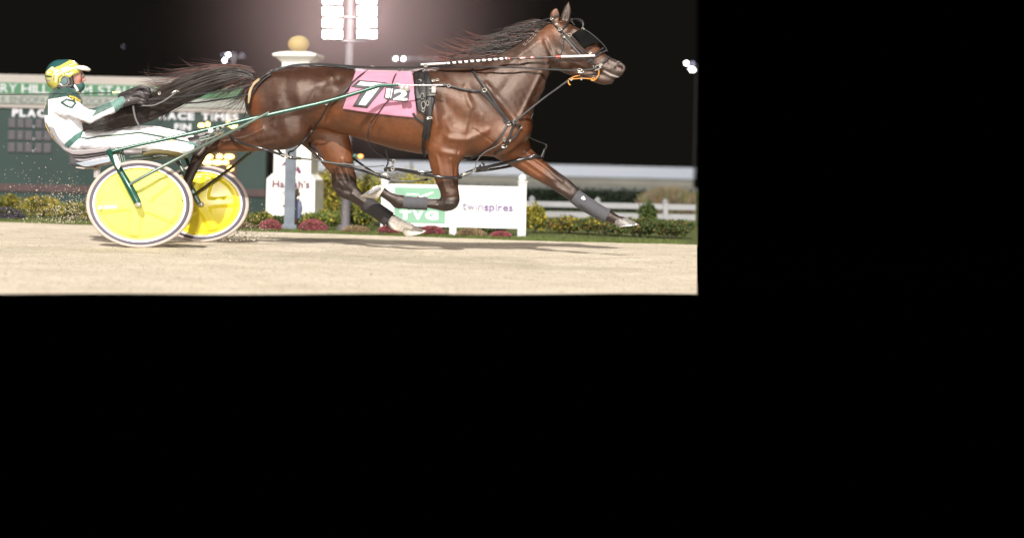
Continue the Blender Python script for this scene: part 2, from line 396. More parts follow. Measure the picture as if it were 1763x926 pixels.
def scoreboard():
    D = 26; k = 0
    sb = thing('scoreboard', (X(200, D), D, 0), 'wide dark green racetrack scoreboard with a cream top rail, green banner and lit amber digits', 'scoreboard')
    mb = MB(); wbox(mb, -260, 458, 186, 385, D, .5, 0); mb.build('board', DG, sb, bevel=.01)
    mb = MB(); wbox(mb, -262, 460, 128, 185.6, D - .03, .56, 0); mb.build('header_frame', CREAM, sb, bevel=.01)
    mb = MB(); wbox(mb, -262, 452, 142, 161.5, D - .05, .018, 0); b1 = mb.build('banner', BANDG, sb)
    mb = MB(); wbox(mb, -262, 452, 163, 178, D - .05, .018, 0); b2 = mb.build('banner', BANDW, sb); tag(b2, 'grey banner strip with dark grey lettering')
    tag(b1, 'green banner strip with white lettering')
    mb = MB(); wbox(mb, -262, 458, 316, 329, D - .02, .018, 0); mb.build('ledge', mat('rusty_ledge', (0.05, 0.025, 0.025), var=.3, scale=6), sb)
    f = fm(D - .055, 0)
    for s, a, b, v0, v1, m, p, bo in (('RY HILL', -3, 82, 144.5, 159.5, HEADW, b1, .0), ('FARM', 95, 156, 144.5, 159.5, HEADW, b1, .0), ('STALLIONS', 165, 292, 144.5, 159.5, HEADW, b1, .0),
                                      ('K', 0, 7, 165.5, 176, GREYT, b2, .0), ('ENDOFA', 14, 76, 165.5, 176, GREYT, b2, .0), ('ROCKIN', 134, 192, 165.5, 176, GREYT, b2, .0)):
        text_mesh('lettering', s, m, f, a, v0, b, v1, p, bold=bo)
    f = fm(D - .006, 0)
    for s, a, b, v0, v1 in (('PLACE', 18, 92, 186.5, 200.5), ('RACE', 271, 333, 186.5, 199.5), ('TIMES', 344, 409, 186.5, 199.5), ('FIN', 298, 328, 206, 217.5)):
        text_mesh('lettering', s, SIGNW, f, a, v0, b, v1, sb, bold=.045)
    for v0, v1 in ((204, 220), (225, 241), (245.5, 262)):
        for a, b in ((12.5, 25), (28, 39), (41.5, 54), (60, 71), (74, 87)):
            m2 = MB(); wbox(m2, a, b, v0 - .4, v1 - .4, D - .02, .018, 0); m2.build('digit_panel', LAMPP, sb, bevel=.004)
        m2 = MB(); m2.tube([f(57, v1 - 3), f(57, v1 - 3, .03)], .012, 8); m2.build('bulb', SIGNW, sb)
    m2 = MB(); wbox(m2, 120, 133, 262, 280, D - .02, .018, 0); m2.build('digit_panel', LAMPP, sb)
    m2 = MB(); wbox(m2, 331, 412, 203, 219, D - .02, .018, 0); m2.build('digit_panel', DG, sb)
    m2 = MB(); wbox(m2, 331, 408, 250, 296, D - .02, .018, 0); pan = m2.build('digit_panel', mat('amber_panel', (0.035, 0.016, 0.008), rough=.6), sb)
    for u, v, wd in ((345, 208.5, 9), (356, 206.5, 6), (392, 205, 7), (401, 208.5, 11), (358, 262, 14), (377.5, 261, 9), (394, 261, 15), (342, 271.5, 8), (357, 271.5, 14), (374, 271.5, 15), (388, 271, 9), (397, 281, 9), (347, 262, 5), (390, 226, 6), (397, 222, 5)):
        m2 = MB(); pts = [f(u - wd / 2 + wd * t, v, .02) for t in np.linspace(0, 1, 5)]
        m2.tube(pts, [.018, .03, .033, .03, .018], 8); m2.build('lit_digit_segment', AMB, sb, smooth=True)
    for u in (-200, 60, 300, 420):
        m2 = MB(); wbox(m2, u, u + 12, 300, 385, D + .52, .1, 0); m2.build('support_post', DG, sb)
scoreboard()

# ---------------------------------------------------------------- gate pillar with golden ball, posts, signs
PW = mat('pillar_white', (0.74, 0.71, 0.66), rough=0.7, var=0.12, scale=5, bump=.1, bscale=30)
GOLD = mat('golden_ball', (0.36, 0.25, 0.07), rough=0.6, var=0.15, scale=6)
PURP = mat('plum_lettering', (0.13, 0.025, 0.075), rough=0.6)
def pillar():
    D = 20; c = Vector((X(505, D) + .02, D + .3, 0)); th = RAD(-11); e1 = Vector((math.cos(th), math.sin(th), 0)); e2 = Vector((-math.sin(th), math.cos(th), 0)); z = Vector((0, 0, 1))
    e1.y = -abs(e1.y) if False else e1.y
    pl = thing('gate_pillar', c, 'tall white square pillar with stepped base, flared cap and golden ball on top', 'pillar')
    def prism(name, prof, m, par=pl, n=4):      # prof: (half width, z)
        V = []; Fc = []
        for hw, zz in prof:
            for sx, sy in ((-1, -1), (1, -1), (1, 1), (-1, 1)): V.append(c + e1 * hw * sx * 1.12 + e2 * hw * sy + z * zz)
        for i in range(len(prof) - 1):
            for k in range(4): Fc.append((i * 4 + k, i * 4 + (k + 1) % 4, i * 4 + 4 + (k + 1) % 4, i * 4 + 4 + k))
        Fc += [(3, 2, 1, 0), tuple(len(V) - 4 + k for k in range(4))]
        o = mesh(name, V, Fc, m, par, smooth=False); b = o.modifiers.new('b', 'BEVEL'); b.width = .008; b.segments = 2; return o
    zz = lambda v: Zr(v, 505, D)
    base = prism('base', [(.265, -.05), (.265, zz(309)), (.215, zz(300))], PW)
    shaft = prism('shaft', [(.205, zz(300.5)), (.205, zz(121))], PW)
    cap = prism('cap', [(.15, zz(121.5)), (.15, zz(106)), (.165, zz(104.5)), (.20, zz(99)), (.225, zz(96.5)), (.235, zz(96.3)), (.24, zz(92)), (.16, zz(88)), (.10, zz(86.5))], PW)
    mb = MB(); cc = c + z * (zz(73)); r = 14.5 * D / F
    mb.lathe([(r * math.sin(a), -r * math.cos(a)) for a in np.linspace(0.001, math.pi - .001, 17)], cc, z, e1, e2, 28, 1.0)
    o = mb.build('ball', GOLD, pl, smooth=True)
    for vtx in o.data.vertices: vtx.co.x = cc.x + (vtx.co.x - cc.x) * 1.3
    fr = c - e2 * (.265 + .004)
    def f(u, v, d=0): return fr + e1 * ((u - 497) * D / F) + z * zz(v)
    text_mesh('lettering', "Harrah's", PURP, f, 464, 311, 531, 324, base, bold=.03)
    text_mesh('lettering', "C", PURP, f, 482, 330, 487, 335, base)
    fr = c - e2 * (.205 + .004)
    V = [f(477, 287), f(492, 269), f(494, 286), f(486, 284)]; mesh('emblem', V, [(3, 2, 1, 0)], PURP, shaft, smooth=False)
    V = [f(483, 256), f(497, 256), f(492, 266), f(489, 262)]; mesh('emblem', V, [(3, 2, 1, 0)], PURP, shaft, smooth=False)
    V = [f(507, 285), f(514, 296), f(510, 300), f(504, 292)]; mesh('emblem', V, [(3, 2, 1, 0)], PURP, shaft, smooth=False)
pillar()
STEEL = mat('galvanised_steel', (0.125, 0.145, 0.175), rough=0.55, metal=0.2, var=0.2, scale=8)
def grey_post():
    D = 18.6; p = thing('square_post', (X(500, D), D, 0), 'blue grey square metal post standing in front of the white gate pillar', 'post')
    mb = MB(); mb.box((X(490.5, D), D, -.02), (X(509, D), D + .12, Zr(215, 500, D))); mb.build('shaft', STEEL, p, bevel=.004)
    mb = MB(); mb.box((X(487, D), D - .02, -.02), (X(512.5, D), D + .14, .03)); mb.build('base_plate', STEEL, p, bevel=.004)
grey_post()
LENS = mat('lit_floodlight_lens', (1.0, 0.96, 0.93), emit=15.0)
POLE = mat('light_pole_paint', (0.11, 0.10, 0.108), rough=0.6, var=0.1, scale=4)
def light_tower():
    D = 18.7; t = thing('floodlight_pole', (X(597, D), D, 0), 'tall pale pole carrying two glaring columns of white floodlights above the horse', 'floodlight pole')
    mb = MB(); x = X(596.8, D); mb.tube([(x, D, -.02), (x, D, 1.2), (x, D, 3.2)], [.052, .05, .046], 20); mb.build('pole', POLE, t, smooth=True)
    mb = MB(); mb.tube([(x, D, -.02), (x, D, .04)], .09, 16); mb.build('base_plate', POLE, t)
    sh = lambda v: (300 - v) * .0227
    for v in (71.5, 30.5, -14):
        mb = MB(); zz = Zr(v, 604, D); mb.box((X(566, D), D - .07, zz - .012), (X(628, D), D - .05, zz + .012)); mb.build('crossarm', POLE, t)
    for (a, b, off) in ((554, 590.5, 0), (613.5, 650, -2)):
        for v0, v1 in ((-33, -13), (-11, 9), (11.5, 29.5), (32, 49.5), (52, 69)):
            s = sh((v0 + v1) / 2); ua, ub = a - s, b - s
            mb = MB(); wbox(mb, ua, ub, v0 + off, v1 + off, D - .16, .10, 600); h = mb.build('floodlight', mat('housing', (.06, .06, .06), rough=.4) if 'housing' not in bpy.data.materials else bpy.data.materials['housing'], t, bevel=.012)
            mb = MB(); wbox(mb, ua + 1.4, ub - 1.4, v0 + off + 1.7, v1 + off - 1.7, D - .172, .012, 600); mb.build('lens', LENS, h, bevel=.004)
light_tower()
PL = bpy.data.lights.new('tower_glare', 'POINT'); PL.energy = 14; PL.color = (1, .9, .86); PL.shadow_soft_size = .25
plo = bpy.data.objects.new('tower_glare', PL); plo.location = (X(597, 18.7), 18.3, Zr(38, 600, 18.7)); C.objects.link(plo)

FAR = mat('distant_lamp', (0.95, 0.97, 1.0), emit=14.0); FARDIM = mat('distant_lamp_dim', (0.6, 0.6, 0.9), emit=0.8)
def far_lights(lst, pole_u, vb, label):
    D = 95; t = thing('stadium_light', (X(pole_u, D), D, 0), label, 'stadium light', 'distant lit stadium lights')
    lo = min(v for _, v, _, _ in lst)
    if pole_u < 1190 and False or pole_u == 397:
        mb = MB(); mb.tube([(X(pole_u, D), D, 0), (X(pole_u, D), D, Zr(lo, pole_u, D))], .07, 8); mb.build('pole', POLE, t)
    mb = MB(); us = [u for u, _, _, _ in lst]; zz = Zr(np.mean([v for _, v, _, _ in lst]), pole_u, D); mb.box((X(min(us), D), D + .1, zz - .05), (X(max(us), D), D + .2, zz + .05)); mb.build('crossarm', POLE, t)
    for u, v, r, br in lst:
        mb = MB(); mb.lathe([(.001, -.06), (r * D / F * .5, -.05), (r * D / F * .65, 0), (r * .5 * D / F, .15), (.001, .2)], P(u, v, D), Vector((0, 1, 0)), Vector((1, 0, 0)), Vector((0, 0, 1)), 12)
        mb.build('lamp_head', FAR if br else FARDIM, t, smooth=True)
far_lights([(393, 94.5, 2.2, 1), (386.5, 104.5, 2.6, 1), (402.5, 104, 2.0, 0), (384, 95, 1.8, 0), (403, 93.5, 1.8, 0), (417, 95, 1.8, 0)], 397, 150, 'far stadium light cluster above the horse tail, two of its lamps bright')
far_lights([(681, 101.5, 2.6, 1), (694.5, 101.5, 2.6, 1), (704, 101, 1.6, 0), (725, 100, 1.4, 0), (750, 101.5, 1.7, 0)], 715, 150, 'far row of stadium lamps between floodlight pole and mane, two bright')
far_lights([(1182, 109.5, 2.8, 1), (1193, 109.5, 2.2, 0), (1190, 119.5, 3.0, 1), (1194, 121, 2.4, 1)], 1196, 320, 'far stadium lamps at the right edge of the dark sky')
mb = MB(); mb.lathe([(.001, -.05), (.018, -.04), (.02, 0), (.001, .1)], P(212, 80.5, 95), Vector((0, 1, 0)), Vector((1, 0, 0)), Vector((0, 0, 1)), 10)
tag(mb.build('far_lamp', FARDIM), 'single tiny far lamp alone in the dark sky above the driver', 'lamp')
def glow_haze():  # scatter ball added to imitate the lens and air glow of the lamps
    D = 18.9; c = Vector((X(606, D), D, Zr(20, 606, D))); r = 3.1; bm = bmesh.new(); bmesh.ops.create_icosphere(bm, subdivisions=4, radius=r); bmesh.ops.translate(bm, verts=bm.verts, vec=c)
    me = bpy.data.meshes.new('glow_haze'); bm.to_mesh(me); bm.free()
    m = bpy.data.materials.new('lamp_glow_scatter'); m.use_nodes = True; nt = m.node_tree; N = nt.nodes; L = nt.links; N.clear(); out = N.new('ShaderNodeOutputMaterial'); v = N.new('ShaderNodeVolumeScatter')
    v.inputs['Color'].default_value = (.96, .68, .70, 1); g = N.new('ShaderNodeNewGeometry'); d = N.new('ShaderNodeVectorMath'); d.operation = 'DISTANCE'; d.inputs[1].default_value = c; L.new(g.outputs['Position'], d.inputs[0])
    mr = N.new('ShaderNodeMapRange'); mr.interpolation_type = 'SMOOTHSTEP'; mr.inputs['From Min'].default_value = 0; mr.inputs['From Max'].default_value = r; mr.inputs['To Min'].default_value = 1; mr.inputs['To Max'].default_value = 0; L.new(d.outputs['Value'], mr.inputs['Value'])
    p = N.new('ShaderNodeMath'); p.operation = 'POWER'; p.inputs[1].default_value = 3.2; L.new(mr.outputs[0], p.inputs[0]); q = N.new('ShaderNodeMath'); q.operation = 'MULTIPLY'; q.inputs[1].default_value = GLOWD; L.new(p.outputs[0], q.inputs[0]); L.new(q.outputs[0], v.inputs['Density']); L.new(v.outputs[0], out.inputs['Volume'])
    me.materials.append(m); o = link(bpy.data.objects.new('glow_haze', me)); tag(o, 'added ball of thin haze that makes the pinkish glow round the floodlights', 'glow_haze', kind='stuff')
GLOWD = 0.19
glow_haze()

def sponsor_sign():
    D = 18; s = thing('sign_board', (X(780, D), D, 0), 'white sign board on three posts with green TVG square and twinspires lettering', 'sign')
    mb = MB(); wbox(mb, 667, 897, 317, 389.5, D, .05, 690); pan = mb.build('panel', WHITE, s, bevel=.004)
    for (a, b, v0, v1, cap) in ((657, 669, 312, 400, 1), (893.5, 907.5, 314, 412, 1), (776, 788, 391.5, 406, 0)):
        D2 = D - .03
        mb = MB(); mb.box((X(a, D2), D2, -.03), (X(b, D2), D2 + .09, Zr(v0, a, D2))); po = mb.build('post', WHITE, s, bevel=.006)
        if cap:
            cx = (X(a, D2) + X(b, D2)) / 2; r = .045; mb = MB(); mb.box((X(a, D2) - .008, D2 - .008, Zr(v0, a, D2) - .001), (X(b, D2) + .008, D2 + .098, Zr(v0, a, D2) + .012)); mb.build('cap', WHITE, po)
            mb = MB(); mb.lathe([(r * math.sin(t), -r * math.cos(t)) for t in np.linspace(.01, math.pi - .01, 10)], Vector((cx, D2 + .045, Zr(v0, a, D2) + .04)), Vector((0, 0, 1)), Vector((1, 0, 0)), Vector((0, 1, 0)), 16); mb.build('finial', WHITE, po, smooth=True)
    TG = mat('logo_green', (0.17, 0.33, 0.23), rough=.6); TL = mat('pale_plum', (0.24, 0.20, 0.32), rough=.6); TD = mat('plum', (0.16, 0.10, 0.24), rough=.6)
    mb = MB(); wbox(mb, 680, 768, 322.5, 383, D - .006, .004, 690); g = mb.build('logo_square', TG, pan)
    f = fm(D - .009, 690)
    text_mesh('lettering', 'TVG', WHITE, f, 688, 362, 758, 377.5, g, bold=.07)
    for pl in ([(699, 333), (722, 333), (722, 335.5), (701, 335.5)], [(716, 340), (724, 337), (746, 329), (747, 331), (730, 339), (722, 343)]):
        mesh('antenna_stroke', [f(u, v) for u, v in reversed(pl)], [tuple(range(len(pl)))], WHITE, g, smooth=False)
    f = fm(D - .010, 690)
    text_mesh('lettering', 'twin', TL, f, 797, 347, 834, 358.5, pan, bold=.0); text_mesh('lettering', 'spires', TD, f, 834.5, 347, 885, 363, pan, bold=.012)
sponsor_sign()

def barn():
    D = 60; b = thing('long_pavilion', (X(870, D), D + 1, 0), 'long low pavilion with a pale blue metal roof and beige eaves in the distance', 'building')
    RF = mat('pale_metal_roof', (0.135, 0.17, 0.205), rough=.6, var=.1, scale=.6); BG = mat('beige_fascia', (0.12, 0.115, 0.10), rough=.7, var=.15, scale=1); GY = mat('grey_gutter', (.13, .14, .14)); DK = mat('unlit_interior', (.008, .009, .008), rough=.9)
    zt, ze = Zr(283.5, 935, D), Zr(303, 935, D)
    V = [(X(530, D), D, ze), (X(1196, D), D, ze), (X(1197, D + 3), D + 3, zt + .03), (X(530, D), D + 3, zt + .03), (X(530, D), D + 6, ze), (X(1196, D + 6), D + 6, ze)]
    mesh('roof', V, [(0, 1, 2, 3), (3, 2, 5, 4), (0, 3, 4), (1, 5, 2)], RF, b, smooth=False)
    mb = MB(); mb.box((X(531, D), D + .05, Zr(318, 935, D)), (X(1195, D), D + .25, ze - .01)); mb.build('fascia', BG, b)
    mb = MB(); mb.box((X(531, D), D + .1, Zr(324, 935, D)), (X(1200, D), D + .22, Zr(318, 935, D) - .005)); mb.build('gutter', GY, b)
    for u in range(620, 1200, 38):
        mb = MB(); mb.box((X(u, D), D - .02, Zr(325, 935, D)), (X(u + 5, D), D + .04, Zr(315, 935, D))); mb.build('bracket', BG, b)
        mb = MB(); mb.box((X(u, D), D + .3, 0), (X(u + 3, D), D + .4, Zr(324, 935, D))); mb.build('column', GY, b)
    mb = MB(); mb.box((X(535, D), D + 2, -.1), (X(1199, D), D + 2.2, Zr(320, 935, D))); mb.build('back_wall', DK, b)
    mb = MB(); mb.tube([(X(708, 40), 40, 0), (X(708, 40), 40, Zr(280, 708, 40))], .035, 8); o = mb.build('utility_pole', GY); tag(o, 'thin dark utility pole before the pale roof, seen under the horse belly', 'pole')
    mb = MB(); mb.tube([(X(1194.5, 50), 50, 0), (X(1194.5, 50), 50, Zr(110, 1195, 50))], .018, 8); o = mb.build('utility_pole', DK); tag(o, 'dark utility pole at the right end of the pale roof', 'pole')
    D2 = 23; t = thing('marker_lamp', (X(606, D2), D2, 0), 'small green roadside lamp post with a glowing orange light behind the far hind leg', 'lamp')
    GR = mat('green_enamel', (.02, .12, .08), rough=.5)
    mb = MB(); mb.tube([(X(606, D2), D2, 0), (X(606, D2), D2, Zr(269, 606, D2))], .03, 10); mb.build('post', GR, t)
    mb = MB(); mb.tube([(X(606, D2), D2, Zr(269, 606, D2)), (X(616, D2), D2, Zr(269, 606, D2))], .022, 10); mb.build('housing', GR, t)
    mb = MB(); mb.lathe([(.001, -.03), (.02, -.028), (.028, 0), (.02, .02), (.001, .025)], Vector((X(620, D2), D2, Zr(269, 606, D2))), Vector((0, 1, 0)), Vector((1, 0, 0)), Vector((0, 0, 1)), 14, 1.3); mb.build('lamp', mat('orange_light', (1, .35, .08), emit=1.6), t, smooth=True)
barn()

def fence():
    FW = mat('greyed_white_rail', (.25, .25, .26), rough=.7, var=.12, scale=4); D = 24; f = thing('rail_fence', (X(1050, D), D, 0), 'white two rail fence with capped posts behind the roadside planting', 'fence')  # white rails in a darker, greyed tone
    for v0, v1 in ((346.5, 356), (363.5, 373.5)):
        mb = MB(); wbox(mb, 905, 1199, v0, v1, D, .04, 920); mb.build('rail', FW, f, bevel=.004)
    for u in (917, 1030, 1147):
        mb = MB(); mb.box((X(u - 4, D), D - .03, 0), (X(u + 4, D), D + .06, Zr(344, 920, D))); po = mb.build('post', FW, f, bevel=.004)
        mb = MB(); mb.lathe([(.001, 0), (.04, .002), (.045, .02), (.001, .06)], Vector((X(u, D), D + .015, Zr(344, 920, D))), Vector((0, 0, 1)), Vector((1, 0, 0)), Vector((0, 1, 0)), 4); mb.build('cap', FW, po)
fence()

# ---------------------------------------------------------------- planting
def leafmat(name, c, v=.4): return mat(name, c, rough=.7, var=v, scale=9, spec=.3)
LG, LY, LO, LD, LT, LP, LPU = [leafmat(*a) for a in (('leaf_green', (.075, .105, .025)), ('leaf_yellow', (.34, .27, .03)), ('leaf_rust', (.15, .085, .028)), ('leaf_dark', (.022, .045, .014)),
                                              ('dry_stem', (.13, .10, .065)), ('pink_petal', (.30, .075, .09), .3), ('violet_petal', (.07, .05, .09)))]
def plant(name, u, v0, v1, wd, D, mats, wts, label, cat, group, leaf=.022, n=1800, reed=False, dome=False, dep=None):
    """v0 top row, v1 base row, wd width in px; leaves fill a lumpy crown"""
    if X(u + wd / 2, D) > X(1199, D): wd = 2 * (1199 - u)
    zb = 0.0; zt = Zr(v0, u, D); h = max(.05, zt); cx = X(u, D); hw = wd / 2 * D / F; hd = dep or max(.12, min(hw * .8, .35))
    rs = np.random.RandomState(int(u * 7 + v0)); V, Fc, mi = [], [], []
    t = thing(name, (cx, D, 0), label, cat, group)
    lobes = []
    for i in range(22 if not dome else 1):
        a, q = rs.uniform(-1, 1), rs.uniform(-.9, .9)
        lobes.append((cx + a * hw * .72, D + q * hd * .7, h * (rs.uniform(.35, .78) * (1 - .15 * abs(a)) if not dome else .12), hw * rs.uniform(.22, .42) if not dome else hw, h * rs.uniform(.18, .3) if not dome else h * .75))
    n = int(n * (2.6 if not dome else 2.2))
    if dome: lobes = [(cx, D, h * .12, hw, h * .75)]
    for i in range(n):
        if reed:
            x = cx + rs.normal() * hw * .55; x = min(max(x, cx - hw), cx + hw); y = D + rs.uniform(-1, 1) * hd; z = h * rs.uniform(.1, 1) ** .8 * (1 - .3 * ((x - cx) / hw) ** 2)
            d = Vector((rs.normal() * .25, rs.normal() * .25, 1)).normalized(); L_ = leaf * rs.uniform(2, 5); s = Vector((1, rs.normal() * .5, 0)).normalized() * leaf * .13
        else:
            c = lobes[rs.randint(len(lobes))]; d = Vector(rs.normal(size=3)).normalized(); rr = rs.uniform(.55, 1.05) if not dome else rs.uniform(.85, 1.02)
            x = c[0] + d.x * c[3] * rr; y = c[1] + d.y * c[3] * rr; z = c[2] + d.z * c[4] * rr * 1.15
            d = (d + Vector(rs.normal(size=3)) * .7).normalized(); s = d.cross(Vector(rs.normal(size=3))).normalized() * leaf * rs.uniform(.3, .55); L_ = leaf * rs.uniform(.6, 1.3)
        if z < .005: z = rs.uniform(.005, h * .4)
        x = min(max(x, cx - hw * 1.05), cx + hw * 1.05); p = Vector((x, y, z)); b = len(V); xm = X(1199.5, y)
        q4 = [p - s * .3, p + d * L_ * .5 - s, p + d * L_, p + d * L_ * .5 + s]
        if max(k.x for k in q4) > xm: continue
        V += q4; Fc.append((b, b + 1, b + 2, b + 3)); mi.append(rs.choice(len(mats), p=wts))
    mesh('foliage', V, Fc, mats[0], t, smooth=False, mats=mats, mi=mi)
    if not dome:
        mb = MB()
        for i in range(5):
            a = rs.uniform(-.5, .5); mb.tube([(cx + a * hw * .4, D + rs.uniform(-.05, .05), -.01), (cx + a * hw * .8, D, h * .35), (cx + a * hw * 1.3, D + rs.uniform(-.1, .1), h * .7)], [.008, .006, .003], 5)
        mb.build('stems', LT, t)
    return t
LYB = leafmat('leaf_yellow_lit', (.50, .40, .045)); LGB = leafmat('leaf_green_lit', (.14, .17, .03))  # lit leaf copies, brightened in colour where the lamps leave shrubs dark
SH = 'shrubs along the infield edge'
for a in ((18, 336, 376, 60, 20.5, [LG, LY, LO], [.45, .4, .15], 'olive and yellow shrub left of the wheels under the lamp panels'),
          (78, 338, 378, 66, 21.2, [LY, LG, LO], [.45, .35, .2], 'yellow shrub in front of the scoreboard below the seat'),
          (128, 348, 380, 60, 20.2, [LG, LY, LD], [.5, .3, .2], 'low green shrub just left of the near wheel'),
          (-40, 340, 376, 70, 20.8, [LG, LY], [.6, .4], 'green shrub cut by the left edge of the photo'),
          (448, 366, 396, 50, 18.6, [LG, LY, LD], [.5, .3, .2], 'low green shrub between far wheel and gate pillar'),
          (500, 372, 398, 70, 19.4, [LG, LD], [.7, .3], 'dark green foliage at the foot of the gate pillar'),
          (566, 288, 392, 70, 20.6, [LYB, LGB, LO], [.4, .3, .3], 'tall rust and yellow shrub right of the gate pillar'),
          (560, 362, 398, 90, 18.9, [LG, LGB, LY], [.6, .25, .15], 'green shrub between gate pillar and floodlight pole'),
          (634, 296, 396, 80, 20.3, [LYB, LGB], [.45, .55], 'tall yellow green shrub between floodlight pole and sign board'),
          (622, 350, 400, 60, 19.0, [LG, LYB, LGB], [.5, .2, .3], 'green shrub just right of the floodlight pole'),
          (712, 288, 392, 140, 20.9, [LYB, LGB], [.7, .3], 'bright yellow shrub rising above the green logo square'),
          (720, 382, 402, 110, 19.0, [LG, LD], [.7, .3], 'low green foliage under the green logo square'),
          (835, 384, 406, 100, 19.0, [LG, LD], [.65, .35], 'low green foliage under the twinspires half of the sign'),
          (921, 352, 409, 40, 19.2, [LY, LG], [.6, .4], 'upright yellow green shrub against the right sign post'),
          (975, 372, 409, 110, 19.4, [LO, LY, LG, LD], [.35, .25, .25, .15], 'rust coloured shrub in front of the rail fence'),
          (1040, 373, 410, 100, 19.0, [LG, LD, LO, LY], [.4, .3, .2, .1], 'olive shrub under the outstretched front hoof'),
          (1100, 375, 411, 100, 18.7, [LG, LD, LO], [.45, .4, .15], 'dark green shrub beyond the outstretched front hoof'),
          (1160, 377, 412, 80, 18.5, [LG, LD, LO], [.45, .35, .2], 'dark green shrub at the right edge of the photo'),
          ):
    plant('shrub', a[0], a[1], a[2], a[3], a[4], a[5], a[6], a[7], 'shrub', SH, leaf=.026, n=1500)
for a in ((1118, 350, 410, 28, 21.4, [LG, LD], [.7, .3], 'slim green plant left of the pale ornamental grass'), ):
    plant('shrub', *a[:5], a[5], a[6], a[7], 'shrub', SH, leaf=.03, n=900)
plant('ornamental_grass', 1152, 343, 412, 90, 24.8, [LT, LO, LG], [.75, .1, .15], 'pale tan ornamental grass behind the rail fence at the right', 'ornamental grass', None, leaf=.05, n=2600, reed=True)
LTF = leafmat('tan_petal', (.26, .18, .10), .3)
FM = 'mounded chrysanthemums in the flower bed'
for a in ((468, 378, 398, 38, 17.9, LP, 'pink flower mound at the foot of the gate pillar, left of the grey post'), (541, 378, 399, 48, 17.9, LP, 'pink flower mound right of the grey post'),
          (672, 388, 402, 36, 17.6, LP, 'pink flower mound beside the left sign post'), (745, 389, 404, 46, 17.6, LP, 'dull pink flower mound under the green logo square'),
          (865, 402, 410, 34, 17.3, LP, 'small pink flower mound beside the right sign post'), (425, 384, 397, 28, 18.2, LTF, 'tan flower mound beside the far wheel'),
          (615, 389, 402, 46, 17.7, LTF, 'tan flower mound right of the floodlight pole'), (814, 394, 407, 50, 17.4, LTF, 'tan flower mound right of the middle sign post')):
    plant('flower_mound', a[0], a[1], a[2], a[3], a[4], [a[5], LD], [.85, .15], a[6], 'flower mound', FM, leaf=.012, n=2600, dome=True)
plant('flower_bed', 8, 357, 368, 70, 19.6, [LPU, LD], [.7, .3], 'low violet flowers behind the track edge at the far left', 'flower bed', None, leaf=.02, n=700, dome=True)
def hedge():
    D = 33; V, Fc, mi = [], [], []; rs = np.random.RandomState(9)
    t = thing('hedge', (X(1000, D), D, 0), 'long dark clipped hedge below the pale roof, beyond the rail fence', 'hedge')
    mb = MB(); wbox(mb, 600, 1192, 327, 352, D + .2, .6, 900); HG = leafmat('hedge_leaf', (.010, .018, .008)); mb.build('core', HG, t)
    for i in range(16000):
        x = rs.uniform(X(600, D), X(1192, D)); z = rs.uniform(0, Zr(324, 900, D)); y = D + rs.uniform(-.05, .2); z += rs.normal() * .015
        p = Vector((x, y, max(0, z))); d = Vector(rs.normal(size=3)).normalized() * .05; s = d.cross(Vector(rs.normal(size=3))).normalized() * .02; b = len(V)
        V += [p, p + d * .5 - s, p + d, p + d * .5 + s]; Fc.append((b, b + 1, b + 2, b + 3))
    mesh('foliage', V, Fc, HG, t, smooth=False)
hedge()
def grass():
    rs = np.random.RandomState(4); V, Fc = [], []
    for i in range(15000):
        x = rs.uniform(edge[0].x, edge[-1].x); y = edgeY(x) + abs(rs.normal()) * .7 - .02; 
        if x > X(1198, y): continue
        h = rs.uniform(.012, .035); a = rs.uniform(0, 6.28); p = Vector((x, y, -.02)); s = Vector((math.cos(a), math.sin(a), 0)) * .004; d = Vector((rs.normal() * .4, rs.normal() * .4, 1)) * h; b = len(V)
        V += [p - s, p + s, p + d + Vector((0, 0, .01))]; Fc.append((b, b + 1, b + 2))
    o = mesh('grass', V, Fc, leafmat('grass_blade', (.095, .12, .03)), smooth=False); tag(o, 'short green grass growing along the inner edge of the track', 'grass', kind='stuff')
grass()
def grit():
    rs = np.random.RandomState(14); V, Fc = [], []
    for i in range(9000):
        p = G(rs.uniform(-100, 1196), rs.uniform(400, 505)); 
        if p.y > edgeY(p.x) - .1: continue
        r = .0022 + .005 * rs.rand() ** 4; b = len(V); a = rs.uniform(0, 3)
        for dx, dy, dz in ((1, 0, 0), (0, 1, 0), (-1, 0, 0), (0, -1, 0), (0, 0, 1)):
            V.append(Vector((p.x + r * (dx * math.cos(a) - dy * math.sin(a)) * rs.uniform(.7, 1.4), p.y + r * (dx * math.sin(a) + dy * math.cos(a)), .002 + r * dz * .8)))
        Fc += [(b, b + 1, b + 4), (b + 1, b + 2, b + 4), (b + 2, b + 3, b + 4), (b + 3, b, b + 4)]
    o = mesh('track_grit', V, Fc, mat('grit', (.26, .21, .16), rough=.95, var=.5, scale=3), smooth=False); tag(o, 'loose crumbs of limestone scattered over the track surface', 'grit', kind='stuff')
grit()

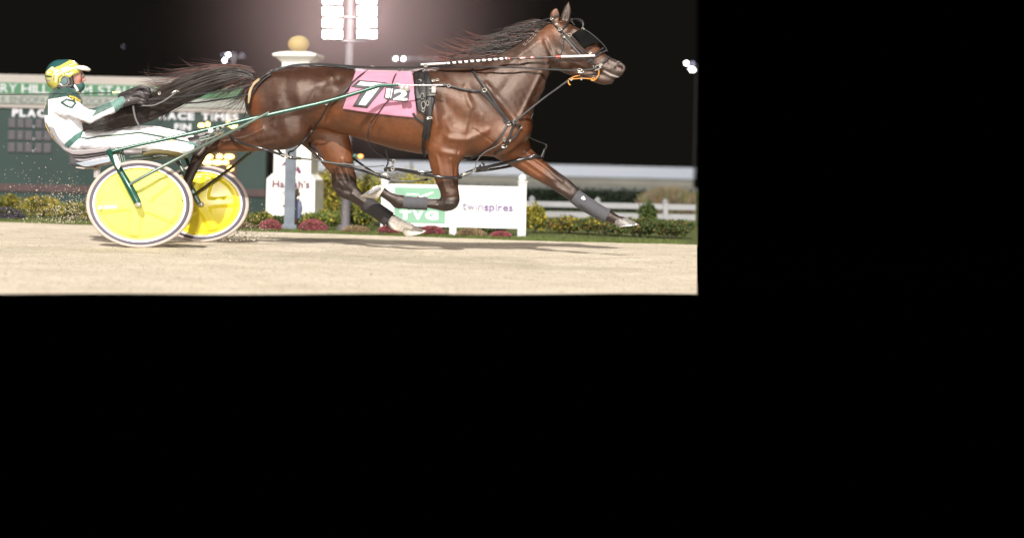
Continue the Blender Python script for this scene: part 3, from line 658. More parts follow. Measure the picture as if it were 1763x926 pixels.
# ---------------------------------------------------------------- the horse
def build_horse():
    vol = Vol((250, -6, -84), (1108, 420, 84), 1.6)
    # trunk
    vol.add([(456, 170, 0, 27, 30), (472, 174, 0, 50, 42), (510, 169, 0, 57, 50), (550, 167, 0, 54, 53), (600, 174, 0, 57, 56),
             (650, 184, 0, 62, 60), (700, 191, 0, 69, 60), (750, 191, 0, 76, 55), (800, 192, 0, 79, 49), (842, 200, 0, 66, 43), (876, 212, 0, 40, 37)], 10)
    # neck and head
    vol.add([(845, 168, 0, 66, 40), (882, 143, 0, 55, 29), (905, 117, 0, 42, 23), (932, 89, 0, 33, 19), (955, 68, 0, 28, 17)], 22)
    vol.add([(961, 62, 0, 26, 18), (978, 79, 0, 35, 20), (1000, 91, 0, 31, 18), (1024, 105, 0, 21, 14), (1044, 115, 0, 17, 12.5), (1060, 119, 0, 14, 12), (1066, 121, 0, 10, 10)], 6)
    vol.add([(958, 98, -10, 18, 10), (972, 103, -11, 17, 8)], 8); vol.add([(958, 98, 10, 18, 10), (972, 103, 11, 17, 8)], 8)        # jowls
    vol.add([(962, 110, 0, 11, 9), (984, 121, 0, 9, 9), (1012, 129, 0, 8.5, 8), (1035, 136, 0, 9.5, 9), (1047, 137, 0, 8.5, 8), (1053, 139, 0, 5, 6)], 5)   # lower jaw and chin
    vol.add([(1052, 128, 0, 7, 10), (1066, 129, 0, 4.5, 7)], 4)
    vol.add([(988, 56, -14, 8, 6), (1000, 62, -15, 7, 5)], 8); vol.add([(988, 56, 14, 8, 6), (1000, 62, 15, 7, 5)], 8)              # brow
    vol.add([(1068, 112, -8, 5, 4), (1074, 117, -8, 4, 3.5), (1072, 124, -8, 3.5, 3.5)], 4); vol.add([(1068, 112, 8, 5, 4), (1074, 117, 8, 4, 3.5)], 4)
    vol.cut([(1062, 117, -13, 4.2, 3.4), (1069, 118, -12, 3.4, 3)], 2); vol.cut([(1062, 117, 13, 4.2, 3.4), (1069, 118, 12, 3.4, 3)], 2)   # nostrils
    vol.cut([(1044, 124, -13, 1.2, 3), (1056, 130, -11, 1.3, 4), (1068, 131, -5, 1.2, 4)], 2)                                       # mouth line
    # ears: hollow leaf shapes
    vol.add([(957, 40, -9, 6, 4), (955, 28, -10, 9, 3.8), (957, 19, -10, 5, 2.4), (958, 14.5, -10, 1.5, 1)], 4)
    vol.cut([(958, 32, -14, 3.5, 2.4), (957, 19, -13.5, 2.2, 1.6)], 2)
    vol.add([(970, 42, 9, 7, 4), (974, 27, 10, 8.5, 3.6), (977, 15, 10, 6, 2.5), (979, 3.5, 10, 1.2, 1)], 4)
    vol.cut([(975, 34, 6, 3.5, 2.2), (977, 16, 6.5, 2.5, 1.6)], 2)
    # breast
    vol.add([(858, 240, 0, 28, 40), (884, 222, 0, 27, 36)], 14)
    vol.add([(872, 236, -20, 22, 15), (888, 222, -19, 20, 14)], 8); vol.add([(872, 236, 20, 22, 15), (888, 222, 19, 20, 14)], 8)
    # near hind, pushing off
    vol.add([(474, 168, -16, 42, 26), (484, 205, -20, 42, 28), (489, 216, -22, 39, 24)], 12)
    vol.add([(505, 226, -22, 25, 20), (485, 218, -24, 38, 22), (455, 231, -25, 29, 19), (424, 242, -25, 20, 15), (395, 246, -25, 15, 11), (366, 249, -25, 13.5, 9)], 10)
    vol.add([(372, 243, -25, 9, 8), (358, 250, -25, 14, 9.5), (346, 264, -25, 11.5, 8.5), (330, 296, -25, 9, 7), (316, 332, -25, 8.5, 7), (308, 352, -25, 10.5, 9), (294, 374, -25, 8.5, 8), (286, 386, -25, 11, 9)], 6)
    vol.add([(405, 230, -25, 5, 4), (375, 240, -25, 4.5, 3.5), (352, 244, -25, 5.5, 4)], 8)
    # far hind, swung forward under the belly
    vol.add([(500, 195, 22, 40, 22), (540, 215, 26, 40, 22), (566, 243, 28, 35, 20), (578, 265, 28, 29, 17), (588, 290, 28, 21, 13), (593, 312, 28, 20, 11)], 12)
    vol.add([(592, 308, 28, 19, 11), (599, 326, 28, 16, 10), (612, 337, 28, 13, 9), (624, 346, 28, 11.5, 7.5), (650, 364, 28, 11, 7), (668, 376, 28, 11, 8), (678, 383, 28, 11.5, 9), (694, 390, 28, 10, 8), (706, 393, 28, 9, 9)], 6)
    vol.add([(578, 318, 28, 7, 5), (590, 332, 28, 9, 7)], 5)
    # near fore, folded
    vol.add([(818, 190, -22, 44, 22), (796, 215, -25, 42, 24), (774, 245, -27, 36, 22), (765, 275, -27, 27, 17), (768, 300, -27, 22, 14), (773, 325, -27, 16, 11), (775, 343, -27, 15, 11)], 10)
    vol.add([(776, 334, -27, 13, 11), (775, 347, -27, 15, 11.5), (764, 352, -27, 10.5, 9)], 5)
    vol.add([(766, 353, -27, 10, 9), (750, 351.5, -27, 9, 7.5), (725, 349, -27, 8, 6.5), (700, 348, -27, 8.5, 7)], 4)
    vol.add([(698, 348, -27, 8.5, 7), (687, 347, -27, 12.5, 10), (679, 343, -27, 10, 8.5), (666, 336, -27, 8, 7), (656, 329, -27, 9, 8)], 4)
    # far fore, stretched out
    vol.add([(856, 225, 20, 38, 22), (880, 250, 24, 32, 20), (895, 268, 26, 23, 16), (922, 288, 27, 18.5, 13), (950, 307, 27, 15.5, 11), (972, 322, 27, 15, 11), (984, 332, 27, 12, 9)], 12)
    vol.add([(984, 332, 27, 12.5, 9), (996, 342, 27, 9.5, 7.5), (1018, 356, 27, 8.5, 6.5), (1038, 367, 27, 10, 8), (1046, 371, 27, 10.5, 9), (1060, 378, 27, 8.5, 7.5), (1070, 382, 27, 9, 8.5)], 4)
    V, Q = vol.surf()
    V = relax(V, Q, 3, 0.5)
    U, Y, Z = V[:, 0], V[:, 1], V[:, 2]
    N = vnormals(V, Q)
    # muscles, hollows and veins: (polyline in the picture plane, width, height)
    B = [([(512, 150), (520, 195), (514, 228)], 12, -2.4), ([(545, 128), (552, 158), (530, 200)], 17, 2.6), ([(455, 150), (462, 195), (480, 225)], 16, 2.2), ([(560, 146), (540, 160), (530, 182)], 5, 1.6), ([(478, 176), (470, 214)], 5, -1.4), ([(500, 236), (492, 246)], 5, -1.3),
         ([(478, 150), (488, 190), (494, 228)], 9, -1.2), ([(764, 342), (790, 338)], 3, 1.4), ([(766, 351), (786, 352)], 2.4, -1.2), ([(752, 354), (700, 351)], 1.8, -1.3), ([(752, 348), (700, 346)], 2, .9), ([(580, 322), (602, 330)], 4, 2.0), ([(584, 314), (592, 326)], 2.2, -1.4), ([(606, 334), (642, 358)], 2.0, -1.5), ([(962, 314), (980, 328)], 4, 1.4), ([(958, 322), (976, 332)], 2, -1.2), ([(905, 276), (952, 310)], 2.6, -1.5), ([(900, 266), (945, 296)], 3, 1.2), ([(585, 285), (596, 312)], 2.2, 1.2), ([(574, 290), (580, 312)], 2, -1.2), ([(583, 138)], 8, 4.0), ([(570, 131)], 5, -2.5), ([(596, 166), (582, 196)], 15, -5.0), ([(566, 200), (575, 218)], 9, 3.5), ([(535, 225), (560, 214)], 5, -2.5),
         ([(500, 118), (560, 122)], 11, 2.0), ([(470, 132), (520, 138)], 7, -.9), ([(548, 146), (572, 152)], 9, -1.6),
         ([(770, 130), (822, 168), (872, 212)], 13, 4.5), ([(748, 165), (752, 215), (740, 256)], 9, -4.5), ([(760, 175), (790, 205), (818, 214)], 15, 5.0),
         ([(772, 238), (805, 242), (838, 226)], 6, -3.4), ([(768, 205), (776, 225)], 6, -1.6), ([(806, 192), (800, 226)], 5, -1.5), ([(830, 200), (822, 222)], 5, -1.3), ([(775, 256), (800, 262)], 7, 1.6), ([(800, 150), (812, 185)], 5, -2.5), ([(838, 146), (868, 182), (892, 214)], 6, -3.5),
         ([(932, 128), (914, 165), (893, 208)], 4.5, -3.0), ([(905, 100), (870, 150), (850, 170)], 8, 2.0), ([(938, 70), (950, 98), (944, 118)], 4, -2.5),
         ([(925, 72), (880, 108), (840, 130)], 5, -1.6), ([(760, 262), (800, 268)], 5, -2.2), ([(752, 270), (758, 300), (768, 330)], 3.5, -2.0), ([(776, 275), (780, 320)], 3, -1.8),
         ([(452, 222), (420, 236), (384, 243)], 4, -2.6), ([(470, 240), (430, 250), (390, 252)], 5, 1.6), ([(545, 262), (560, 290), (578, 318)], 4, -1.8), ([(590, 275), (602, 310)], 3.5, -1.8),
         ([(905, 262), (940, 288), (968, 312)], 3, -1.8), ([(890, 272), (930, 300)], 4, 1.6), ([(960, 90), (985, 108), (1010, 118)], 3, -1.4), ([(985, 84), (1020, 100)], 2.4, 1.6),
         ([(1030, 112), (1048, 120)], 4, -1.2), ([(1048, 108), (1062, 113)], 3, 1.4), ([(968, 62), (980, 58), (992, 62)], 3, -1.6), 
         ([(815, 222), (838, 238), (850, 246)], 1.6, 1.0), ([(790, 250), (782, 300)], 1.4, .9), ([(470, 205), (452, 226), (440, 244)], 1.5, .9)]
    for i in range(7):                                   # ribs, barely showing
        x = 612 + i * 17; B.append(([(x + 14, 165), (x, 205), (x - 6, 232)], 5, 0.45))
    dz = np.zeros(len(V))
    for poly, sg, amp in B:
        if len(poly) == 1: poly = poly * 2
        d = dpoly(U, Y, poly); dz += amp * np.exp(-(d / sg) ** 2)
    V[:, 2] += np.sign(N[:, 2]) * sstep(np.abs(Z), 3, 14) * dz * sstep(np.abs(N[:, 2]), 0.15, 0.6)
    V += N * (wave(V, 3, 0.045) * 0.7)[:, None]
    nm = np.full((vol.A.shape[0], vol.A.shape[1]), np.inf)
    I = np.clip(((V[:, 0] - vol.lo[0]) / vol.res).astype(int), 1, nm.shape[0] - 2); J = np.clip(((V[:, 1] - vol.lo[1]) / vol.res).astype(int), 1, nm.shape[1] - 2)
    for a in (-1, 0, 1):
        for b in (-1, 0, 1): np.minimum.at(nm, (I + a, J + b), V[:, 2])
    nearmap = np.where(np.isinf(nm), np.nan, nm)
    # coat colours: dark bay with redder flanks and belly, black points, one white hind sock
    col = np.tile(np.array([0.036, 0.0150, 0.0092]), (len(V), 1))
    red = (0.140, 0.046, 0.016)
    m1 = sstep(Y, 165, 232) * sstep(U, 520, 575) * (1 - sstep(U, 905, 960)) * (0.82 - 0.25 * sstep(U, 740, 790))
    m1 = np.maximum(m1, np.exp(-(dpoly(U, Y, [(575, 205), (560, 222)]) / 26) ** 2)); m1 = np.maximum(m1, 0.7 * np.exp(-(dpoly(U, Y, [(436, 170), (440, 215)]) / 13) ** 2))
    m1 = np.maximum(m1, 0.9 * np.exp(-(dpoly(U, Y, [(575, 245), (590, 275)]) / 24) ** 2)); m1 = np.maximum(m1, 0.9 * np.exp(-(dpoly(U, Y, [(880, 262), (930, 290)]) / 19) ** 2))
    m1 = np.maximum(m1, 0.75 * np.exp(-(dpoly(U, Y, [(932, 62), (952, 48)]) / 16) ** 2)); m1 = np.maximum(m1, 0.55 * np.exp(-(dpoly(U, Y, [(1000, 80), (1030, 90)]) / 12) ** 2))
    m1 = np.maximum(m1, 0.55 * np.exp(-(dpoly(U, Y, [(360, 258), (440, 258)]) / 10) ** 2)); m1 = np.maximum(m1, 0.8 * np.exp(-(dpoly(U, Y, [(955, 22), (957, 32)]) / 7) ** 2) * (Z < 0))
    m1 = np.maximum(m1, 0.5 * np.exp(-(dpoly(U, Y, [(790, 180), (770, 250)]) / 34) ** 2))
    m1 = np.maximum(m1, 0.9 * np.exp(-(dpoly(U, Y, [(880, 262), (925, 292)]) / 24) ** 2))
    m1 = np.clip(m1 + 0.12 * wave(V, 8, 0.06), 0, 1)
    col = mixc(col, red, m1)
    blk = (0.014, 0.010, 0.0095)
    leg = np.maximum.reduce([sstep(Y, 276, 314) * (U > 555) * (U < 700), 0.75 * sstep(Y, 292, 322) * (U >= 700) * (U < 860), sstep(Y, 325, 345) * (U >= 640) * (U < 860), sstep(U, 918, 985) * sstep(Y, 262, 300), sstep(Y, 262, 285) * (U < 420), 0.7 * sstep(-U, -390, -350) * (Y > 225) * (U < 420)])
    col = mixc(col, blk, leg)
    col = mixc(col, (0.04, 0.032, 0.028), sstep(U, 1028, 1060) * (Y < 160) * 0.8)
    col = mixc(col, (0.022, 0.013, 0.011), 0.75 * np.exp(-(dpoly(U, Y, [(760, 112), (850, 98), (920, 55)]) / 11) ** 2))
    hole = np.exp(-(dpoly(U, Y, [(1060, 116), (1069, 117.5)]) / 4.2) ** 4) * (np.abs(Z) < 12.5) * (U > 1053); col = mixc(col, (.012, .008, .008), hole)
    pink = 0.45 * np.exp(-(dpoly(U, Y, [(1064, 118), (1067, 118.5)]) / 2.0) ** 4) * (np.abs(Z) < 11.5) * (U > 1056); col = mixc(col, (0.28, 0.075, 0.09), pink)
    sock = sstep(U - 0.45 * (Y - 380), 664, 674) * (Y > 372) * (U > 640) * (U < 760); col = mixc(col, (0.78, 0.72, 0.66), sock)
    lip = np.exp(-(dpoly(U, Y, [(1040, 123), (1052, 129), (1064, 133)]) / 1.5) ** 2) * (Z < -3); col = mixc(col, (0.55, 0.48, 0.45), lip * 0.8)
    chest = np.exp(-(dpoly(U, Y, [(965, 312), (975, 326)]) / 9) ** 2) * 0.25; col = mixc(col, (0.12, 0.08, 0.06), chest)
    mud = 0.5 * np.clip(wave(V, 41, 0.22) - .25, 0, 1) * leg; col = mixc(col, (.085, .066, .055), mud)
    sweat = 0.22 * np.clip(wave(V, 21, 0.10) + 0.2, 0, 1) * sstep(U, 760, 800) * (Y < 240) * (U < 945); col = mixc(col, (0.17, 0.125, 0.10), sweat)
    col = mixc(col, (.022, .017, .015), ((Z > 0) & (U > 962) & (U < 992) & (Y < 34)) * .8)
    streak = 0.35 * np.clip(wave(V * [1, .35, 1], 31, 0.30), 0, 1) * sstep(U, 840, 870) * (1 - sstep(U, 940, 960)) * (Y < 225); col = mixc(col, (0.13, 0.10, 0.085), streak)   # dust and drying sweat in the coat
    root = thing('horse', W(620, gpy(620, Dm(620)), 0), 'dark bay racing horse in full stride with black legs, flying mane and long streaming tail', 'horse')
    coat = mat('horse_coat', (0.05, 0.02, 0.01), rough=0.38, var=0.18, scale=30, bump=0.28, bscale=190, spec=0.55, bump2=0.13, bscale2=22, coat=0.0, vcol=True)
    coat.node_tree.nodes['Principled BSDF'].inputs['Specular Tint'].default_value = (1.0, .84, .74, 1)
    mesh('body', Wn(V), Q, coat, root, cols=col)
    return root, vol, nearmap
horse, HV, NEAR = build_horse()

def nearw(u, v, default=None):                # depth of the horse's near surface
    i = int((u - HV.lo[0]) / HV.res); j = int((v - HV.lo[1]) / HV.res)
    if 1 <= i < NEAR.shape[0] - 1 and 1 <= j < NEAR.shape[1] - 1:
        x = NEAR[i - 1:i + 2, j - 1:j + 2]
        if not np.isnan(NEAR[i, j]): return float(np.nanmean(x))
    return default
def drape(path, lift=1.6, n=5, smooth=3, wdef=None):
    """a picture-plane path laid on the horse's near surface -> list of (u, v, w)"""
    st = spline([p[:2] for p in path], n); out = []
    ws = [nearw(u, v) for u, v in st]
    kn = [(i, x) for i, x in enumerate(ws) if x is not None]
    for i, (u, v) in enumerate(st):
        if ws[i] is None:
            if wdef is not None: x = wdef
            elif kn: x = min(kn, key=lambda q: abs(q[0] - i))[1]
            else: x = -10
        else: x = ws[i]
        out.append([u, v, x - lift])
    for _ in range(smooth):
        for i in range(1, len(out) - 1): out[i][2] = min(out[i][2], (out[i - 1][2] + 2 * out[i][2] + out[i + 1][2]) / 4)
    return [tuple(o) for o in out]
def band(mb, pts, wd, th=1.2, edge=True):
    """flat strap of width wd (px) along (u,v,w) points"""
    pts = [np.array(p, float) for p in pts]; n = len(pts); base = len(mb.V)
    for i, p in enumerate(pts):
        t = pts[min(i + 1, n - 1)] - pts[max(i - 1, 0)]; t = t[:2] / (np.hypot(*t[:2]) + 1e-6); nx, ny = -t[1], t[0]
        h = wd / 2
        for sgn, dep in ((1, 0.35), (1, -th), (0.75, -th * 1.35), (-0.75, -th * 1.35), (-1, -th), (-1, 0.35)):
            mb.V.append(W(p[0] + nx * h * sgn, p[1] + ny * h * sgn, p[2] + dep))
    for i in range(n - 1):
        for k in range(6):
            k2 = (k + 1) % 6
            mb.F.append((base + i * 6 + k, base + (i + 1) * 6 + k, base + (i + 1) * 6 + k2, base + i * 6 + k2))
    mb.F.append(tuple(base + k for k in range(6))); mb.F.append(tuple(base + (n - 1) * 6 + k for k in reversed(range(6))))
    return mb
def wt(mb, pts, r, n=8, sub=1):               # round tube through (u,v,w) points, radius in px
    st = spline([(*p, ) for p in pts], sub) if sub > 1 else pts
    rr = [x * MS for x in r] if isinstance(r, (list, tuple)) else r * MS
    if isinstance(rr, list) and len(rr) != len(st): rr = list(np.interp(np.linspace(0, 1, len(st)), np.linspace(0, 1, len(rr)), rr))
    return mb.tube([W(*p) for p in st], rr, n)
def ring(mb, u, v, w, ru, rv, r=0.7, n=14):
    pts = [W(u + ru * math.cos(a), v + rv * math.sin(a), w) for a in np.linspace(0, 2 * math.pi, n + 1)]
    return mb.tube(pts, r * MS, 6, caps=False)

def hoof(name, top, sole, w0, half, m, shoe, thick=2.2, shoe_on=True):
    """hoof wall between the hairline (2 pts) and the sole line (2 pts: toe, heel)"""
    V, Fc = [], []; prof = []
    for t in np.linspace(0, 1, 6):
        a = np.array(top[0]) * (1 - t) + np.array(sole[0]) * t; b = np.array(top[1]) * (1 - t) + np.array(sole[1]) * t
        c = (a + b) / 2; h = (a - b) / 2; hd = half * (0.78 + 0.25 * t)
        for k in range(18):
            th = 2 * math.pi * k / 18; s = math.cos(th)
            V.append(W(c[0] + h[0] * s, c[1] + h[1] * s, w0 + hd * math.sin(th) * (1 - 0.12 * s)))
    for i in range(5):
        for k in range(18): Fc.append((i * 18 + k, i * 18 + (k + 1) % 18, (i + 1) * 18 + (k + 1) % 18, (i + 1) * 18 + k))
    Fc.append(tuple(range(18))); Fc.append(tuple(90 + k for k in reversed(range(18))))
    o = mesh(name, V, Fc, m, horse, smooth=True)
    try: o.data.set_sharp_from_angle(angle=RAD(50))
    except Exception: pass
    if shoe_on:
        a = np.array(sole[0]); b = np.array(sole[1]); c = (a + b) / 2; h = (a - b) / 2
        n = np.array([h[1], -h[0]]); n /= np.hypot(*n)
        mid = (np.array(top[0]) + np.array(top[1])) / 2
        if np.dot(n, c - mid) < 0: n = -n
        mb = MB(); pts = []
        for th in np.linspace(-2.5, 2.5, 17):
            s = math.cos(th); pts.append(W(c[0] + h[0] * s * 0.97 + n[0] * 0.5, c[1] + h[1] * s * 0.97 + n[1] * 0.5, w0 + half * 0.98 * math.sin(th)))
        mb.tube(pts, 1.25 * MS, 6); mb.build('shoe', shoe, o)
    return o
HOOF = mat('hoof_horn', (0.15, 0.135, 0.125), rough=0.45, var=0.4, scale=45, bump=0.2, bscale=90)
HOOF2 = mat('hoof_white', (0.42, 0.38, 0.33), rough=0.5, var=0.2, scale=60, bump=0.1)
ALU = mat('worn_aluminium', (0.75, 0.74, 0.72), rough=0.28, metal=0.9, var=0.15, scale=80)
hoof('hoof', [(1078, 374), (1053, 382)], [(1100, 386), (1062, 390)], 27, 10, HOOF, ALU)
hoof('hoof', [(704, 384), (690, 396)], [(733, 398), (698, 408)], 28, 10, HOOF2, ALU)
hoof('hoof', [(650, 343), (664, 320)], [(621, 339), (654, 318)], -27, 10, HOOF2, ALU)
hoof('hoof', [(276, 384), (296, 392)], [(262, 412), (288, 412)], -25, 10, HOOF, ALU)

SOLEM = mat('hoof_sole', (.20, .19, .19), rough=.7, var=.4, scale=60)
mb = MB(); mb.tube([W(631, 336, -38), W(642, 330, -38.5), W(655, 323, -37.5)], [1.2 * MS, 4.4 * MS, 2.0 * MS], 10); so_ = mb.build('sole', SOLEM, horse, smooth=True)
# mane and tail: individual strands
HAIR = mat('dark_hair', (0.031, 0.020, 0.0155), rough=0.46, var=0.25, scale=18, spec=0.6)
HAIRR = mat('sunbleached_hair', (0.17, 0.06, 0.045), rough=0.5, var=0.25, scale=18, spec=0.5)
def tail():
    ctr = np.array(spline([(436, 134, 0), (410, 128, 0), (375, 134, -2), (335, 148, -6), (300, 165, -12), (262, 184, -26), (225, 198, -45), (190, 207, -84), (166, 213, -96), (142, 219, -100)], 4))
    ctr[:, 2] -= 52 * np.clip((380 - ctr[:, 0]) / 120, 0, 1)
    T = np.linspace(0, 1, len(ctr)); hw = np.interp(T, [0, .08, .2, .35, .55, .75, .9, 1], [4, 10, 17, 19, 19, 14, 8, 2]); hd = np.interp(T, [0, .2, .6, 1], [8, 16, 13, 5])
    L, L2 = [], []
    for i in range(2300):
        a = R.uniform(-1, 1); a = math.copysign(abs(a) ** 0.8, a); b = R.uniform(-1, 1) * math.sqrt(max(0, 1 - a * a))
        e = int(len(ctr) * min(1, R.betavariate(3.2, 1.3) + 0.08)); e = max(8, e); s0 = R.choice([0, 0, 0, 1, 2, 3, 5, 8, 12])
        if e - s0 < 6: s0 = 0
        ph, fr, am = R.uniform(0, 6.28), R.uniform(0.12, 0.35), R.uniform(0.3, 2.0)
        cur = R.gauss(0, 3.0); P3 = []
        for k in range(s0, e):
            t = (k - s0) / max(1, e - s0)
            off = a * hw[k] + am * math.sin(ph + fr * k) + cur * t * t * 1.3
            P3.append((ctr[k][0] + 0.25 * off, ctr[k][1] + off, ctr[k][2] + b * hd[k] + am * math.cos(ph + fr * k)))
        L.append(P3)
    for st, n, sp in (([(430, 124, -3), (400, 119, -4), (360, 122, -4), (320, 130, -6), (285, 139, -6), (250, 141, -4)], 150, 5),
                      ([(420, 124, 2), (385, 120, 0), (350, 124, 0), (322, 116, 0), (308, 106, 0)], 26, 4), ([(400, 130, 2), (340, 140, 0), (295, 148, 0), (262, 138, 0), (256, 122, 0)], 22, 4),
                      ([(400, 132, 4), (340, 146, 4), (290, 152, 2), (250, 148, 2), (228, 156, 2)], 90, 5),
                      ([(432, 140, -6), (420, 158, -6), (404, 176, -5), (378, 188, -4), (330, 196, -6)], 40, 6), ([(434, 142, -8), (424, 162, -8), (412, 182, -6), (404, 196, -5)], 28, 5),
                      ([(430, 138, -6), (400, 150, -6), (370, 170, -6), (340, 186, -6)], 60, 7), ([(300, 175, -14), (280, 196, -16), (272, 208, -16), (262, 214, -16)], 16, 3)):
        st = np.array(spline(st, 5)); st[:, 2] -= 40 * np.clip((360 - st[:, 0]) / 120, 0, 1)
        for i in range(n):
            e = R.randint(len(st) // 2, len(st)); o = np.array([R.gauss(0, sp), R.gauss(0, sp), R.gauss(0, sp)]); o2 = np.array([R.gauss(0, sp), R.gauss(0, sp * 1.2), R.gauss(0, sp)])
            t = np.linspace(0, 1, e)[:, None]; q = st[:e] + o * 0.7 + o2 * t * t * 1.6
            (L2 if R.random() < 0.35 else L).append(q)
    o = strands('tail', L, 0.62, HAIR, horse); strands('bleached_wisps', L2, 0.5, HAIRR, o)
    # core so the mass of hair is not see-through, and the dock
    v = Vol((100, 95, -182), (450, 262, 35), 1.6)
    v.add([(c[0] - 0, c[1], c[2], max(1.5, h * 0.5), max(1.5, d * 0.5)) for c, h, d in list(zip(ctr, hw, hd))[:int(len(ctr) * .93):2]], 4, sub=1)
    V, Q = v.surf(); V = V + vnormals(V, Q) * (wave(V * [0.25, 2.5, 2.5], 4, 0.35) * 0.4)[:, None]
    mesh('dock', Wn(V), Q, HAIR, o)
tail()
def mane():
    crest = np.array(spline([(764, 113), (800, 107), (840, 98), (870, 83), (900, 65), (925, 50), (948, 37)], 8)); L, L2 = [], []
    for i in range(1250):
        k = R.randrange(len(crest)); u, v = crest[k]; f = k / len(crest)
        side = R.uniform(-1, 1); ln = (R.uniform(22, 66) * (0.55 + 0.6 * math.sin(math.pi * min(1, 0.15 + f * 0.85)))) * (1.15 if R.random() < .1 else 1)
        ang = math.radians(R.gauss(186 - 14 * f, 6)); lift = R.uniform(0.0, 0.42)
        P3 = []
        for t in np.linspace(0, 1, 11):
            du = math.cos(ang) * ln * t * 1.25; dv = (0.42 - 0.34 * f) * ln * t - lift * ln * math.sin(t * 1.9) * 0.7 + R.gauss(0, .25)
            P3.append((u + du + 2, v + 4 + dv + 2.5 * math.sin(t * 4 + i) * t, side * (4 + 12 * t)))
        (L2 if (f < 0.45 and R.random() < 0.55) or R.random() < .12 else L).append(P3)
    for i in range(70):                       # loose wisps thrown up behind
        k = R.randrange(5, 30); u, v = crest[k]; ln = R.uniform(60, 100); up = R.uniform(0.1, .42)
        P3 = [(u - ln * t, v - 4 + 8 * t - up * ln * t ** 1.7 + 2 * math.sin(5 * t + i), R.uniform(-4, 4) * t) for t in np.linspace(0, 1, 12)]
        L2.append(P3)
    for i in range(26):                       # short upright hairs near the poll
        u, v = 880 + R.uniform(0, 50), 0; v = np.interp(u, crest[:, 0], crest[:, 1]); L.append([(u - 7 * t, v - 14 * t * R.uniform(.9, 1.1) + 2, 0) for t in np.linspace(0, 1, 5)])
    for i in range(50):                       # forelock
        L.append([(982 + 7 * t + R.uniform(-1, 1), 33 + 11 * t + R.uniform(-1, 1), R.uniform(-5, 5)) for t in np.linspace(0, 1, 5)])
    o = strands('mane', L, 0.75, HAIR, horse); strands('bleached_wisps', L2, 0.5, HAIRR, o)
mane()

# ---------------------------------------------------------------- harness, bridle, number cloth, hobbles
LEA = mat('black_harness_leather', (0.014, 0.012, 0.012), rough=0.45, var=0.3, scale=30, bump=.15, bscale=120, spec=.35)
PLAS = mat('black_hobble_plastic', (0.017, 0.017, 0.018), rough=0.16, spec=.7)
CHR = mat('chrome', (0.42, 0.40, 0.36), rough=0.22, metal=0.5)
GREYW = mat('grey_webbing', (0.10, 0.095, 0.09), rough=0.7, bump=.2, bscale=150)
# smooth depth field for things that lie on the coat
def smooth_near():
    A = NEAR.copy(); m = ~np.isnan(A); A = np.where(m, A, 0.0); Wt = m.astype(float)
    for _ in range(10):
        for ax in (0, 1):
            A = (np.roll(A, 1, ax) + 2 * A + np.roll(A, -1, ax)) / 4; Wt = (np.roll(Wt, 1, ax) + 2 * Wt + np.roll(Wt, -1, ax)) / 4
    return np.where(Wt > 1e-3, A / np.maximum(Wt, 1e-3), np.nan)
NS = smooth_near()
def ns(u, v):
    i = int(np.clip((u - HV.lo[0]) / HV.res, 0, NS.shape[0] - 1)); j = int(np.clip((v - HV.lo[1]) / HV.res, 0, NS.shape[1] - 1)); x = NS[i, j]
    return -20.0 if np.isnan(x) else float(x)
def ripple(u, v): return 0.9 * math.sin(u * .09 + v * .05) + .6 * math.sin(v * .16 - u * .05 + 1) + .5 * math.sin(u * .21 + 2)
def clw(u, v):
    a = ns(u, max(v, 131)) * (1 if v > 131 else (max(0.0, 1 - ((131 - v) / 13) ** 2) ** .5)); b = nearw(u, v, 0.0)
    return min(a, b) - 3.0 + ripple(u, v) * .6
def decal(name, poly, lift, m, parent, wf=clw, th=0.5, cuts=3):
    """a flat patch of any outline laid on a curved surface"""
    from mathutils.geometry import tessellate_polygon
    T = [[Vector((*poly[k], 0)) for k in t] for t in tessellate_polygon([[Vector((*p, 0)) for p in poly]])]
    for _ in range(cuts):
        N2 = []
        for a, b, c in T:
            ab, bc, ca = (a + b) / 2, (b + c) / 2, (c + a) / 2; N2 += [[a, ab, ca], [ab, b, bc], [ca, bc, c], [ab, bc, ca]]
        T = N2
    bm = bmesh.new()
    for t in T:
        if (t[1] - t[0]).cross(t[2] - t[0]).z < 0: t = t[::-1]
        bm.faces.new([bm.verts.new(p) for p in t])
    bmesh.ops.remove_doubles(bm, verts=bm.verts[:], dist=.02)
    for v in bm.verts: v.co = W(v.co.x, v.co.y, wf(v.co.x, v.co.y) - lift)
    for f in bm.faces: f.smooth = True
    bmesh.ops.recalc_face_normals(bm, faces=bm.faces[:]); me = bpy.data.meshes.new(name); bm.to_mesh(me); bm.free(); me.materials.append(m)
    o = link(bpy.data.objects.new(name, me), parent); s = o.modifiers.new('thickness', 'SOLIDIFY'); s.thickness = th * MS; s.offset = 0; return o

